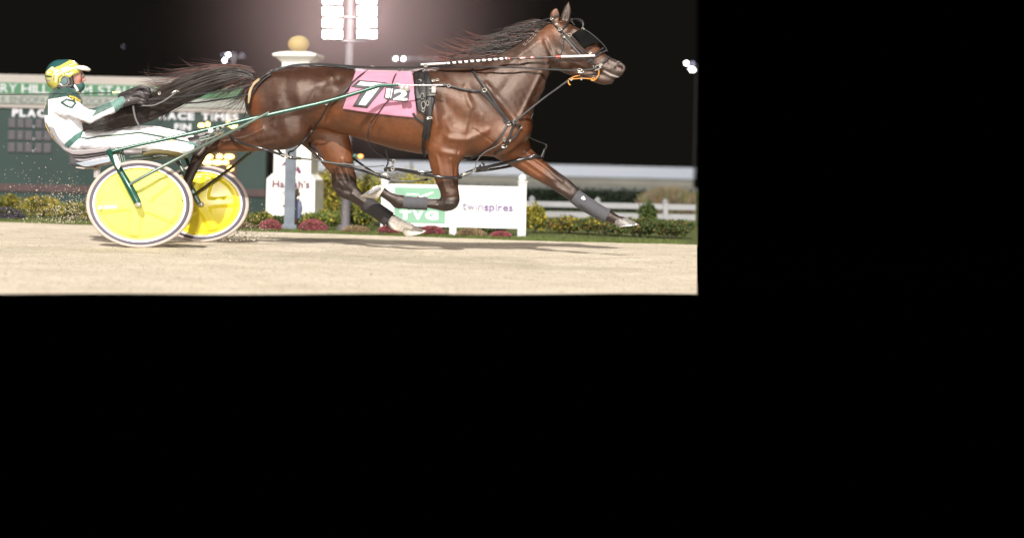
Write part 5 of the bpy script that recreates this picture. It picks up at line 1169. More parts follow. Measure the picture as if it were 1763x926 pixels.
YEL = mat('overlit_yellow_disc', (0.58, 0.56, 0.10), rough=0.6, var=0.09, scale=7, spec=.5)  # near disc: its stronger light is put into a paler yellow
YEL2 = mat('less_lit_yellow_disc', (0.76, 0.62, 0.025), rough=0.30, var=0.10, scale=5, spec=.5)  # far disc: the same yellow with less light painted in
h1, c1, ax1, e11, e21, R1 = wheel(240.5, 351.5, 12.95, 0, YEL, RAD(-2), 'near wheel with yellow disc, strong light painted into its paler colour', 0)
h2, c2, ax2, e12, e22, R2 = wheel(347, 350.5, 14.25, 0, YEL2, RAD(-2), 'far wheel with yellow disc, less light painted into its deeper colour', 1)
DEC = mat('disc_lettering', (.85, .85, .72), rough=.5)
def disc_marks():
    # worn white maker lettering and a small black tag on the near disc; only ghosts of letters can be read in the photo
    i = 0
    for u, wd in ((169.5, 1.6), (173, 4), (180, 4), (184.5, 1.6), (188, 4), (193, 3.6), (198, 4), (203.5, 1.6), (206, 1.6), (209, 1.6), (213, 3)):
        mb = MB(); a = P(u - wd / 2, 356.5 - (u - 190) * .05, 12.915); b = P(u + wd / 2, 356.5 - (u - 190) * .05, 12.915)
        h = .012; off = Vector((0, -.006, 0)); V = [a + off - Vector((0, 0, h)), b + off - Vector((0, 0, h)), b + off + Vector((.006, 0, h)), a + off + Vector((.006, 0, h))]
        mesh('worn_letter', V, [(0, 1, 2, 3)], DEC, h1, smooth=False)
    mb = MB(); mb.tube([P(313, 345.5, 12.90), P(315.5, 345, 12.90)], .006, 6); mb.tube([P(317, 345, 12.9), P(319, 344.5, 12.9)], .004, 6); mb.build('black_tag', LEA, h1)
disc_marks()
def sp(name, pts, r, m, parent=SUL, n=14, sub=4):      # pts: (u, v, D)
    st = spline(pts, sub) if len(pts) > 2 else pts
    if isinstance(r, (list, tuple)): rr = list(np.interp(np.linspace(0, 1, len(st)), np.linspace(0, 1, len(r)), r)); rr = [x * MS for x in rr]
    else: rr = r * MS
    mb = MB(); mb.tube([P(p[0], p[1], dd(p[2])) for p in st], rr, n); return mb.build(name, m, parent, smooth=True)
def sulky():
    sp('shaft', [(188, 262, 13.60), (235, 250.5, 13.62), (320, 232, 13.65), (440, 203, 13.70), (560, 175.5, 13.72), (632, 154.5, 13.74), (652, 148.2, 13.75), (664, 147.2, 13.75), (686, 147, 13.75)], [2.4, 2.6, 3.3, 3.4, 3.3, 3.1, 3.0, 2.8, 2.6], GREENP, sub=8)
    tip = sp('shaft_tip', [(686, 147, 13.75), (703, 147, 13.75), (762, 147, 13.76)], [2.4, 1.2, 1.1, 1.0], ALU, sub=2)
    for u, v in ((693, 152), (701, 153)):
        mb = MB(); mb.lathe([(.001, -.02), (.017, -.016), (.017, .016), (.001, .02)], P(u, v, dd(13.74)), Vector((0, 1, 0)), Vector((1.3, 0, 0)), Vector((0, 0, 1)), 16); mb.build('quick_hitch', CHR, tip, smooth=True)
    sp('stay', [(223, 318, 13.33), (262, 296, 13.34), (330, 261, 13.42), (400, 226, 13.60), (463, 194, 13.70)], [2.6, 2.7, 2.6, 2.6, 2.4], GREYG)
    sp('fork', [(187, 260, 13.55), (200, 282, 13.46), (222, 320, 13.37), (236, 347, 13.35), (239, 354, 13.35)], [4.4, 4.8, 5.6, 6.6, 6.0, 4.2], GREENP, n=20)
    sp('fork', [(196, 264, 13.8), (216, 300, 13.66), (240, 346, 13.60)], [3.2, 3.6, 4], GREENP)
    f2 = sp('fork', [(300, 268, 15.05), (318, 300, 15.0), (335, 335, 14.96), (344, 353, 14.95)], [4, 4.6, 5.2, 4.6], GREYG); sp('fork', [(318, 268, 15.25), (350, 345, 15.22)], 3.5, GREENP)
    for c, D in ((238, dd(13.33)), (345.5, dd(14.93))):
        mb = MB(); mb.lathe([(.001, -.022), (.012, -.02), (.022, -.006), (.022, .02)], P(c, 352.5 if c < 300 else 352, D), Vector((0, 1, 0)), Vector((1.2, 0, 0)), Vector((0, 0, 1)), 20); mb.build('axle_nut', CHR, h1 if c < 300 else h2, smooth=True)
    for i, (a, b) in enumerate((((203, 257), (209, 283)), ((206.5, 256.5), (212.5, 281)), ((210, 256.5), (216, 280)))): sp('bracket_tube', [(a[0], a[1], 13.66 + .02 * i), (b[0], b[1], 13.60 + .02 * i)], 1.5, GREYG)
    sp('bracket_tube', [(193, 256, 13.62), (210, 256.5, 13.66)], 2.2, ALU)
    sp('arch', [(188, 261, 13.60), (205, 262, 13.9), (240, 262, 14.5), (290, 264, 14.95), (302, 268, 15.05)], 4.2, GREENP)
    sp('arch', [(215, 280, 13.66), (240, 276, 14.0), (285, 270, 14.6), (310, 270, 15.1)], 3.4, GREYG)
    sp('shaft', [(302, 266, 15.0), (350, 256, 15.0), (420, 244, 15.0), (520, 216, 15.0), (620, 176, 14.98), (680, 160, 14.95)], 3.0, GREENP)
    sp('stay', [(318, 347, 14.95), (360, 317, 14.9), (400, 288, 14.85), (432, 262, 14.8), (470, 236, 14.78)], [2.4, 2.8, 2.6, 2.6], mat('shaded_green_tube', (.05, .045, .02), rough=.3, metal=.4))  # far stay: its shade is painted in as a browner tube colour
    sp('mudguard_post', [(167, 287, 14.4), (167, 306, 14.4)], [6, 6], RIMW, sub=1)
    tag_ = MB(); tag_.tube([P(198, 268, 12.86), P(204, 285, 12.82)], [.016, .022], 10); tag_.tube([P(203.5, 283, 12.83), P(203.8, 291, 12.82)], [.026, .006], 10); tag_.build('white_number_tag', RIMW, SUL, smooth=True)
    mb = MB(); mb.tube([P(199.5, 271, 12.915), P(202, 277, 13.455)], [.005, .006], 8); mb.build('tag_digit', RIMD, SUL, smooth=True)
    # stirrup bars with holes
    for (a, b, D) in (((341, 240), (376, 226), 13.62),):
        sp('stirrup_bar', [(342, 241, D), (346, 242.5, D), (358, 239, D)], 1.5, GREYG); sp('stirrup_bar', [(343, 238, D), (360, 233.5, D), (378, 226, D), (384, 222.5, D)], 1.4, GREYG); sp('stirrup_bar', [(357, 240, D), (372, 234, D), (386, 226, D)], 1.5, GREYG)
    for u, v, r in ((363, 224.8 + 8, 3.6), (375, 220.5 + 4, 2.4), (383.5, 220, 2.6)):
        mb = MB(); mb.lathe([(.001, -.02), (r * MS, -.014), (r * MS, .01), (.001, .012)], P(u, v - 8 if u < 370 else v - 2, dd(13.6)), Vector((0, 1, 0)), Vector((1.15, 0, 0)), Vector((0, 0, 1)), 14); mb.build('stirrup_bolt', CHR if u != 363 else RIMW, SUL, smooth=True)
    sp('heel_rest', [(372, 233, 13.66), (380, 231, 13.7), (386, 234, 13.72)], [3.0, 3.4, 2.2], mat('tan_leather', (.30, .17, .09), rough=.5))
    for u in range(256, 322, 9): sp('rivet', [(u, 246.5 - (u - 256) * .22 - 1.6, 13.585), (u + 2.4, 246 - (u - 256) * .22 - 1.6, 13.585)], .7, RIMW, sub=1)
    # seat: padded shell, pan and guard, each a swept profile
    def ext(name, poly, D0, D1, m, bevel=.01, nd=9, sag=0.0):
        n = len(poly); V, Fc = [], []
        for j in range(nd):
            t = j / (nd - 1); D = D0 + (D1 - D0) * t; s = sag * math.sin(math.pi * t); sh = (t) * 18
            for u, v in poly: V.append(P(u + sh, v + s, dd(D)))
        for j in range(nd - 1):
            for k in range(n): k2 = (k + 1) % n; Fc.append((j * n + k, (j + 1) * n + k, (j + 1) * n + k2, j * n + k2))
        Fc.append(tuple(range(n))); Fc.append(tuple((nd - 1) * n + k for k in reversed(range(n))))
        o = mesh(name, V, Fc, m, SUL, smooth=True)
        try: o.data.set_sharp_from_angle(angle=RAD(50))
        except Exception: pass
        b = o.modifiers.new('b', 'BEVEL'); b.width = bevel; b.segments = 3; b.limit_method = 'ANGLE'; return o
    VIN = mat('grey_vinyl', (.20, .175, .18), rough=.38, var=.1, scale=8); VIND = mat('dark_vinyl', (.045, .035, .035), rough=.5)
    ext('seat_cushion', [(84, 216), (92, 234), (103, 247), (112, 254), (125, 258), (148, 257.5), (170, 255.5), (189, 252.5), (190, 260), (165, 264), (140, 267), (124, 266.5), (110, 259), (97, 246), (86, 230)], 13.72, 14.72, VIN, .008, sag=3)
    ext('seat_edge', [(112, 262), (125, 267.5), (142, 268.5), (190, 261.5), (190, 264), (144, 272), (124, 271)], 13.74, 14.7, VIND, .003, sag=2)
    ext('seat_pan', [(116, 265), (126, 272), (144, 273), (190, 265), (191, 269), (146, 277.5), (136, 277.5), (126, 273.5)], 13.76, 14.66, VIN, .004, sag=2)
    g = ext('mud_guard', [(129.5, 281), (190, 269.5), (191, 279), (150, 287.5), (143, 287)], 13.70, 14.5, mat('silver_panel', (.28, .30, .33), rough=.3, metal=.5), .004)
    ext('guard_lip', [(130, 287.5), (144, 288.5), (150, 288.8), (144, 291), (131, 289.5)], 13.72, 14.4, RUB, .002)
    sp('seat_bracket', [(160, 284, 13.9), (175, 281, 13.9), (192, 277, 13.86)], [3.5, 4, 3], mat('copper_bracket', (.28, .12, .035), rough=.4, metal=.5))
    sp('seat_roll', [(214, 262, 13.74), (228, 262, 13.74), (244, 262, 13.76)], [4, 4.4, 3], VIN); sp('frame_pad', [(246, 266, 13.9), (270, 262, 13.95), (300, 265, 14.0), (322, 270, 14.1)], [3, 4.5, 4.5, 3], mat('olive_pad', (.09, .07, .02), rough=.5))
    sp('frame_pad', [(222, 271, 14.1), (250, 268, 14.2), (268, 264, 14.3)], [2.6, 4, 3], GREYG)
sulky()

# ---------------------------------------------------------------- the driver
def wc(u): return -0.204 * (430 - u) - 53
def DVol(lo, hi, res): return Vol((lo[0], lo[1], lo[2] - 56), (hi[0], hi[1], hi[2] - 48), res)
def dr(pts): return [(u, v, w_ + wc(u), r, rd) for u, v, w_, r, rd in pts]
DRV = thing('person', P(150, 250, 13.6), 'person leaning back on the sulky in white and green suit, striped helmet and dark gloves', 'person')
CLW = mat('white_suit_fabric', (0.80, 0.785, 0.77), rough=0.6, var=0.04, scale=6, bump=.25, bscale=26, sheen=.2, vcol=True)
CGREEN = (0.012, 0.050, 0.040); CTEAL = (0.10, 0.19, 0.165); CWHITE = (.82, .80, .79); CYEL = (.75, .50, .03)
def finish(vol, name, m, colf=None, fold=0.0, it=2, seed=1, parent=DRV):
    V, Q = vol.surf(); V = relax(V, Q, it)
    if fold: V = V + vnormals(V, Q) * (wave(V, seed, 0.10) * fold + wave(V * [1, 1.6, .6], seed + 9, .24) * fold * .45)[:, None]
    return mesh(name, Wn(V), Q, m, parent, cols=None if colf is None else colf(V))
def hand(vol, palm, wrist, fingers):
    vol.add([wrist, palm[0], palm[1]], 3, sub=2)
    for f in fingers: vol.add(f, 1.2, sub=3)
def driver():
    # one continuous body under the clothes
    b = DVol((60, 96, -150), (372, 282, 70), 1.15)
    b.add(dr([(105, 126, 0, 14, 14), (116, 125, 0, 16, 15), (124, 128, 0, 16, 14)]), 4)
    b.add(dr([(124, 132, 0, 16, 13), (129, 143, 0, 12.5, 11), (133, 148, 0, 10, 9)]), 5)            # face and jaw
    b.add(dr([(137, 124, 0, 4.5, 8), (138, 121, 0, 4, 9)]), 4)                                          # brow
    b.add(dr([(140, 127, 0, 2, 1.8), (144, 133.5, 0, 2.0, 2.0), (146, 136.8, 0, 2.4, 2.4), (143, 138, 0, 2.2, 2.6)]), 2.5)   # nose
    b.add(dr([(141, 141.5, 0, 2.4, 3.5), (141, 144, 0, 2.4, 3.2)]), 2.5); b.add(dr([(138, 149, 0, 5, 5)] * 2), 4)
    b.cut(dr([(141.5, 128.5, -5, 2.2, 2.2), (141, 128.5, -7, 2, 2)]), 2); b.cut(dr([(141.5, 128.5, 5, 2.2, 2.2), (141, 128.5, 7, 2, 2)]), 2); b.add(dr([(139, 128.5, -5.2, 2.2, 1.8)] * 2), 1); b.add(dr([(139, 128.5, 5.2, 2.2, 1.8)] * 2), 1)
    b.add(dr([(134, 137, -8, 5, 4)] * 2), 4); b.add(dr([(134, 137, 8, 5, 4)] * 2), 4)
    b.add(dr([(114, 131, -14, 4, 1.8), (113, 137, -13.5, 2.6, 1.5)]), 2)                                # ear
    b.add(dr([(115, 145, 0, 11, 11), (110, 160, 0, 11, 12), (110, 172, 0, 14, 22)]), 6)
    b.add(dr([(113, 175, 0, 22, 30), (108, 197, 0, 24, 24), (116, 222, 0, 22, 22), (132, 240, 0, 14, 24)]), 8)
    for s in (-1, 1):
        b.add(dr([(112, 182, 36 * s, 12, 10), (148, 203, 40 * s, 9, 8)]), 8); b.add(dr([(148, 203, 40 * s, 9, 8), (205, 178, (28 if s < 0 else 24) * s, 6, 5.5)]), 4)
        b.add(dr([(135, 240, 14 * s, 11, 12), (250, 239 - 5 * (s > 0), 18 * s, 10, 10), (322, 250 - 8 * (s > 0), 14 * s, 8, 8), (343, 246 - 6 * (s > 0), 14 * s, 6, 6)]), 6)
    hand(b, ((224, 172, wc(224) - 22, 6, 5), (236, 170, wc(236) - 20, 6.5, 5)), (206, 178, wc(206) - 27, 5, 5), [])
    hand(b, ((226, 164, wc(226) + 10, 6, 5), (240, 161, wc(240) + 6, 6.5, 5)), (205, 173, wc(206) + 24, 5, 5), [])
    skin = mat('skin', (0.42, 0.20, 0.155), rough=0.45, spec=.4, var=.06, scale=40, vcol=True)
    skin.node_tree.nodes['Principled BSDF'].inputs['Subsurface Weight'].default_value = .12; skin.node_tree.nodes['Principled BSDF'].inputs['Subsurface Radius'].default_value = (.01, .004, .003)
    def fc(V):
        U, Y = V[:, 0], V[:, 1]; c = np.tile(np.array([.37, .205, .155]), (len(V), 1)); c = mixc(c, (.40, .155, .125), np.exp(-((U - 140) ** 2 + (Y - 137) ** 2) / 60))
        c = mixc(c, (.16, .06, .045), np.exp(-((U - 141) ** 2 / 8 + (Y - 128.6) ** 2 / 5)) * .8); c = mixc(c, (.36, .10, .10), np.exp(-((U - 142.5) ** 2 / 10 + (Y - 142.8) ** 2 / 1.5))); return c
    finish(b, 'body', skin, fc, it=1)
    # neck gaiter pulled over the chin
    g = DVol((88, 138, -110), (156, 178, 20), 1.0)
    g.add(dr([(136, 149, 0, 10, 11), (128, 152, 0, 13, 13)]), 3); g.add(dr([(124, 151, 0, 11, 12), (112, 158, 0, 15, 15), (108, 168, 0, 18, 22)]), 5)
    finish(g, 'neck_gaiter', mat('dark_green_knit', (.02, .07, .06), rough=.75, var=.2, scale=30, bump=.3), fold=.5, seed=5)
    mb = MB(); wt(mb, [(124, 144, wc(124) - 14), (130, 150, wc(130) - 14), (134, 157, wc(134) - 13)], 2.1, 6, 3); mb.build('chin_strap', RIMW, DRV, smooth=True)
    mb = MB(); wt(mb, [(110, 152, wc(110) - 18), (120, 154.5, wc(120) - 17), (130, 159, wc(130) - 15), (137, 160.5, wc(137) - 8)], 1.3, 6, 3); mb.build('collar_piping', mat('yellow_piping', (.75, .55, .04), rough=.6), DRV, smooth=True)
    # jacket
    j = DVol((58, 148, -165), (232, 270, 60), 1.1)
    j.add(dr([(112, 168, 0, 20, 26), (112, 176, 0, 29, 38), (109, 195, 0, 34, 34), (115, 218, 0, 32, 31), (126, 236, 0, 24, 30), (132, 246, 0, 16, 28)]), 8)
    for s in (-1, 1):
        j.add(dr([(110, 181, 34 * s, 19, 15), (128, 191, 39 * s, 17, 13), (150, 202, 40 * s, 13.5, 11.5)]), 8)
        j.add(dr([(147, 203, 40 * s, 13, 11.5), (172, 195, 36 * s, 12, 10.5), (196, 183, 31 * s, 10, 9), (211, 175, 27 * s, 8.6, 8)]), 5)
    j.cut(dr([(118, 203, -48, 3, 10), (140, 211, -44, 3, 10), (150, 216, -38, 3, 12)]), 5)
    def jc(V):
        U, Y, Z = V[:, 0], V[:, 1], V[:, 2] - wc(V[:, 0]); c = np.tile(np.array(CWHITE), (len(V), 1)); near = (Z < -18)
        body = (np.abs(Z) < 30)
        cape = sstep(-dpoly(U, Y, [(84, 158), (118, 152), (140, 166), (156, 184)]), -14, -12.5) * (Z > -46); c = mixc(c, CGREEN, cape)
        c = mixc(c, CGREEN, sstep(-(U - 84), 0, 2) * (Y > 158) * (Y < 199))
        band_ = sstep((Y - 190) * .9 - (U - 165) * .62 * -1, -1, 1)
        fore = (U > 158) & (Z < -16)
        t = (U - 148) * .90 - (Y - 203) * (-.43); q = (U - 148) * .43 + (Y - 203) * .90       # along / across the forearm
        upper = sstep(-(q - 4.0), 0, 1.0) * sstep(U - (Y - 200) * -.6, 157, 160); c = mixc(c, (.05, .10, .085), upper * fore)
        c = mixc(c, CTEAL, sstep(U - .55 * (Y - 185), 193.5, 195.5) * fore)
        c = mixc(c, CGREEN, sstep(U, 134, 136) * (Y > 162) * (Z > -14) * (Z < 30) * (Y < 235) * .0)
        hip = sstep(-dpoly(U, Y, [(116, 250), (132, 236), (150, 226)]), -5.5, -4.5); c = mixc(c, (.06, .16, .13), hip)
        c = mixc(c, CGREEN, sstep(-dpoly(U, Y, [(77, 215), (88, 235), (100, 248)]), -4.5, -3.5)); c = mixc(c, CYEL, sstep(-dpoly(U, Y, [(75, 208), (86, 232), (103, 252)]), -1.4, -.8))
        c = mixc(c, (.68, .60, .64), .5 * np.exp(-(dpoly(U, Y, [(102, 201), (122, 206), (150, 217)]) / 1.4) ** 2))
        # letter D in green outline on the sleeve, yellow letters on the cape
        Dp = [(106, 177), (114.5, 171.5), (121.5, 173.5), (127, 174.5), (130, 178), (123.5, 186), (114.5, 182.5), (106, 177)]
        c = mixc(c, (.010, .045, .032), sstep(-dpoly(U, Y, Dp), -2.5, -1.7) * (Z < -20))
        for pl in ([(120, 166), (127, 168)], [(126, 166.5), (125, 171)], [(129, 168), (131, 174)], [(129, 168), (134, 171)], [(133, 170), (136, 175)], [(137, 172), (139, 175.5)]): c = mixc(c, CYEL, sstep(-dpoly(U, Y, pl), -1.5, -.7) * (Z < -4))
        for pl in ([(78, 174), (75, 181)], [(79, 178), (75, 186)], [(77, 184), (74, 188)]): c = mixc(c, CYEL, sstep(-dpoly(U, Y, pl), -1.2, -.6))
        return c
    finish(j, 'jacket', CLW, jc, fold=1.2, seed=3)
    # trousers
    t = DVol((100, 205, -130), (350, 284, 60), 1.1)
    t.add(dr([(133, 240, -10, 15, 18), (165, 241, -15, 17.5, 16), (205, 242, -18, 17, 15), (245, 243.5, -20, 17, 15), (285, 250, -18, 15, 13.5), (326, 252, -16, 14, 12.5)]), 6)
    t.add(dr([(133, 238, 10, 15, 18), (170, 235, 16, 15.5, 16), (215, 234, 20, 15, 15), (262, 232, 22, 15, 14), (300, 238, 20, 14, 12.5), (342, 244, 18, 12, 11)]), 6)
    def tc_(V):
        U, Y, Z = V[:, 0], V[:, 1], V[:, 2] - wc(V[:, 0]); c = np.tile(np.array(CWHITE), (len(V), 1)); n = Z < -20
        c = mixc(c, (.012, .05, .04), sstep(-dpoly(U, Y, [(136, 236), (150, 239), (168, 235.5), (200, 233), (240, 228.5), (280, 236), (330, 246)]), -2.0, -1.2) * n)
        c = mixc(c, (.72, .66, .10), sstep(-dpoly(U, Y, [(170, 238), (240, 231.5), (282, 239.5)]), -.8, -.4) * n * .5)
        c = mixc(c, (.55, .50, .62), .8 * sstep(-dpoly(U, Y, [(272, 262), (280, 250), (300, 243)]), -2.2, -1.0) * n); c = mixc(c, (.70, .45, .05), sstep(-dpoly(U, Y, [(292, 242.5), (300, 242)]), -1.2, -.6) * n)
        return c
    finish(t, 'trousers', CLW, tc_, fold=1.1, seed=6)
    BT = mat('dark_boot_leather', (.030, .024, .025), rough=.42, var=.25, scale=25, bump=.2, vcol=False); SOLE = mat('boot_sole', (.13, .11, .105), rough=.8, var=.25, scale=40, bump=.3)
    for s in (-1, 1):
        du, dv, ww = (0, 0, -16) if s < 0 else (17, -15, 18)
        bt = DVol((305, 205, -70), (392, 285, 50), 1.0)
        bt.add(dr([(324 + du, 252 + dv, ww, 15, 12), (334 + du, 250 + dv, ww, 15, 11), (342 + du, 247 + dv, ww, 13, 10)]), 4); bt.add(dr([(338 + du, 262 + dv, ww, 6.5, 8), (344 + du, 254 + dv, ww, 8, 9), (352 + du, 240 + dv, ww, 6, 8), (357 + du, 233 + dv, ww, 4, 6)]), 4)
        o = finish(bt, 'boot', BT, fold=.4)
        so = DVol((305, 205, -70), (392, 285, 50), 1.0); so.add(dr([(342 + du, 266 + dv, ww, 3.4, 9), (349 + du, 257 + dv, ww, 4.2, 10), (354 + du, 246 + dv, ww, 3.0, 9.5), (360 + du, 235 + dv, ww, 2.6, 7)]), 2); finish(so, 'sole', SOLE, parent=o)
        if s < 0:
            mb = MB(); wt(mb, [(324, 246, wc(324) - 29), (333, 248, wc(333) - 28), (341, 252, wc(341) - 25)], [1.6, 2.0, 2.2], 6, 3); mb.build('boot_stripe', mat('teal_stripe', (.07, .19, .16), rough=.5), o, smooth=True)
    # gloves: palm, four curled fingers and a thumb each
    GL = mat('dark_glove_leather', (.035, .028, .028), rough=.5, var=.3, scale=40, bump=.3)
    for s in (-1, 1):
        v = DVol((196, 140, -100), (280, 196, 10), .8)
        if s < 0: wr, p1, p2, sg, du, dv = (209, 177, -27), (222, 173, -25), (233, 169.5, -24), -1, 0, 0
        else: wr, p1, p2, sg, du, dv = (212, 168, 16), (230, 161, 2), (240, 158, 0), 1, 8, -9
        v.add([(wr[0], wr[1], wc(wr[0]) + wr[2], 9.0, 8), (p1[0], p1[1], wc(p1[0]) + p1[2], 9.5, 7), (p2[0], p2[1], wc(p2[0]) + p2[2], 9.5, 6)], 3)
        z0 = wc(236) + p2[2]
        for i, (a, ln) in enumerate(((-8, 1.0), (-3, 1.12), (2.2, 1.05), (7.0, .85))):
            u0, v0 = p2[0] + 3, p2[1] + a
            v.add([(u0, v0, z0 - 2, 3.1, 3.0), (u0 + 9 * ln, v0 + 1.5, z0 - 4, 2.9, 2.8), (u0 + 14 * ln, v0 + 4, z0 + 1, 2.7, 2.6), (u0 + 11 * ln, v0 + 6.5, z0 + 5.5, 2.5, 2.4), (u0 + 6 * ln, v0 + 6.5, z0 + 5, 2.3, 2.2)], 1.1, sub=3)
        v.add([(p1[0] + 1, p1[1] - 5, z0 - 4, 3.8, 3.4), (p1[0] + 10, p1[1] - 10, z0 - 7, 3.4, 3.2), (p1[0] + 19, p1[1] - 9.5, z0 - 6, 3.0, 2.8), (p1[0] + 25, p1[1] - 6, z0 - 4, 2.6, 2.5)], 1.6, sub=3)
        o = finish(v, 'glove', GL, fold=.2, it=1)
        mb = MB(); ring(mb, wr[0] + 2, wr[1], wc(wr[0]) + wr[2], 3, 9.0, 1.2); mb.build('cuff', GL, o, smooth=True)
        if s < 0: mb = MB(); mb.lathe([(.001, -.006), (.006, -.005), (.007, 0), (.001, .003)], W(221.5, 173.5, wc(221) - 33.5), Vector((0, 1, 0)), Vector((1, 0, 0)), Vector((0, 0, 1)), 10); mb.build('snap', CHR, o, smooth=True)
    # helmet: shell cut open for the face, with painted flames, a peak and an ear pad
    h = DVol((70, 96, -100), (162, 160, -10), .8)
    h.add(dr([(103, 128, 0, 25, 23), (113, 127, 0, 24.5, 22)]), 5); h.add(dr([(96, 136, 0, 17, 20), (96, 143, 0, 12, 17)]), 6); h.add(dr([(122, 122, 0, 17, 20)] * 2), 4)
    h.cut(dr([(140, 144, 0, 17, 60), (131, 140, 0, 12, 60), (120, 148, 0, 9.5, 60), (112, 146, 0, 9, 60)]), 2); h.cut(dr([(113, 139, -30, 8, 22)] * 2), 1.5); h.cut(dr([(113, 139, 30, 8, 22)] * 2), 1.5)
    h.cut(dr([(108, 135, 0, 18, 17), (130, 138, 0, 16, 17)]), 1.0)
    HM = mat('helmet_paint', (.7, .6, .1), rough=.22, spec=.6, coat=.5, vcol=True)
    def hc(V):
        U, Y = V[:, 0], V[:, 1]; c = np.tile(np.array([.46, .41, .09]), (len(V), 1)); Wc = (.56, .53, .42); G_ = (.02, .075, .075)
        c = mixc(c, G_, sstep(-dpoly(U, Y, [(84, 121), (92, 111), (104, 107), (113, 105.5)]), -6.2, -5.6) * (Y - 104 < (118 - U) * .55 + 1))
        c = mixc(c, Wc, sstep(-dpoly(U, Y, [(98, 124), (108, 118.5), (120, 112), (132, 109)]), -1.0, -.6)); c = mixc(c, Wc, sstep(-dpoly(U, Y, [(96, 141), (97, 130), (108, 124), (120, 119), (136, 114)]), -1.7, -1.2)); c = mixc(c, G_, sstep(-dpoly(U, Y, [(100, 144), (101, 134), (110, 128), (121, 124)]), -.9, -.5)); c = mixc(c, (.35, .32, .12), sstep(-dpoly(U, Y, [(112, 122), (122, 117), (136, 112)]), -.6, -.3))
        c = mixc(c, G_, sstep(-dpoly(U, Y, [(104, 121), (112, 115), (122, 110)]), -.7, -.3)); c = mixc(c, (.16, .12, .20), sstep(-dpoly(U, Y, [(92, 140), (93, 131), (100, 125)]), -.7, -.3))
        c = mixc(c, (.62, .58, .33), sstep(-dpoly(U, Y, [(83, 125), (90, 119), (94, 126)]), -4.2, -3.4)); c = mixc(c, (.72, .55, .03), sstep(-dpoly(U, Y, [(85, 122), (91, 124), (88, 129)]), -1.6, -1))
        c = mixc(c, G_, sstep(-dpoly(U, Y, [(78, 131.5), (88, 132.5)]), -1.7, -1.2)); c = mixc(c, (.25, .2, .4), sstep(-dpoly(U, Y, [(80, 140), (87, 139.5)]), -.9, -.4)); c = mixc(c, Wc, sstep(-dpoly(U, Y, [(80, 137), (87, 136.5)]), -.9, -.4)); return c
    ho = finish(h, 'helmet', HM, hc, it=1)
    pk = DVol((108, 104, -100), (170, 142, -10), .8); pk.add(dr([(122, 117, 0, 3.0, 21), (136, 115.5, 0, 2.6, 20), (147, 117, 0, 2.8, 15), (154, 120.5, 0, 2.4, 9)]), 2); pk.add(dr([(132, 118, -16, 2.4, 4), (143, 120, -14, 2.2, 4), (152, 121.5, -7, 2, 3)]), 2)
    finish(pk, 'peak', mat('cream_peak', (.58, .53, .45), rough=.4), parent=ho, it=1)
    BLK = mat('black_padding', (.03, .026, .028), rough=.5)
    mb = MB(); wt(mb, [(113, 149, wc(113) - 18), (124, 147.5, wc(124) - 17), (122, 132, wc(122) - 17), (118, 126, wc(118) - 17)], [3.4, 3.0, 3.6, 3.0], 10, 4); wt(mb, [(98, 149, wc(98) - 18), (106, 150.5, wc(106) - 18), (116, 149.5, wc(116) - 18), (124, 146, wc(124) - 16)], [2.5, 2.8, 2.6, 2], 8, 4); mb.build('ear_strap', BLK, ho, smooth=True)
    mb = MB(); mb.lathe([(.001, -.03), (.030, -.028), (.036, -.012), (.036, .01)], W(110, 140, wc(110) - 14), Vector((0, 1, 0)), Vector((1.15, 0, 0)), Vector((0, 0, 1)), 20); mb.build('ear_pad', mat('teal_grey_pad', (.06, .11, .12), rough=.5), ho, smooth=True)
    mb = MB(); ring(mb, 110, 140, wc(110) - 20, 8.6, 8, 1.0, 20); mb.build('ear_rim', CHR, ho, smooth=True)
    mb = MB(); wt(mb, [(118, 131.5, wc(118) - 14.5), (130, 130, wc(130) - 14), (139, 129.5, wc(139) - 10)], .6, 6, 3); ring(mb, 140.5, 129.3, wc(140) - 7, 2.4, 3.0, .5); ring(mb, 142, 129.3, wc(140) + 4, 2.4, 3.0, .5); wt(mb, [(142.5, 129, wc(142) - 3), (143, 128.5, wc(143))], .5); gl = mb.build('glasses', CHR, DRV, smooth=True)
driver()

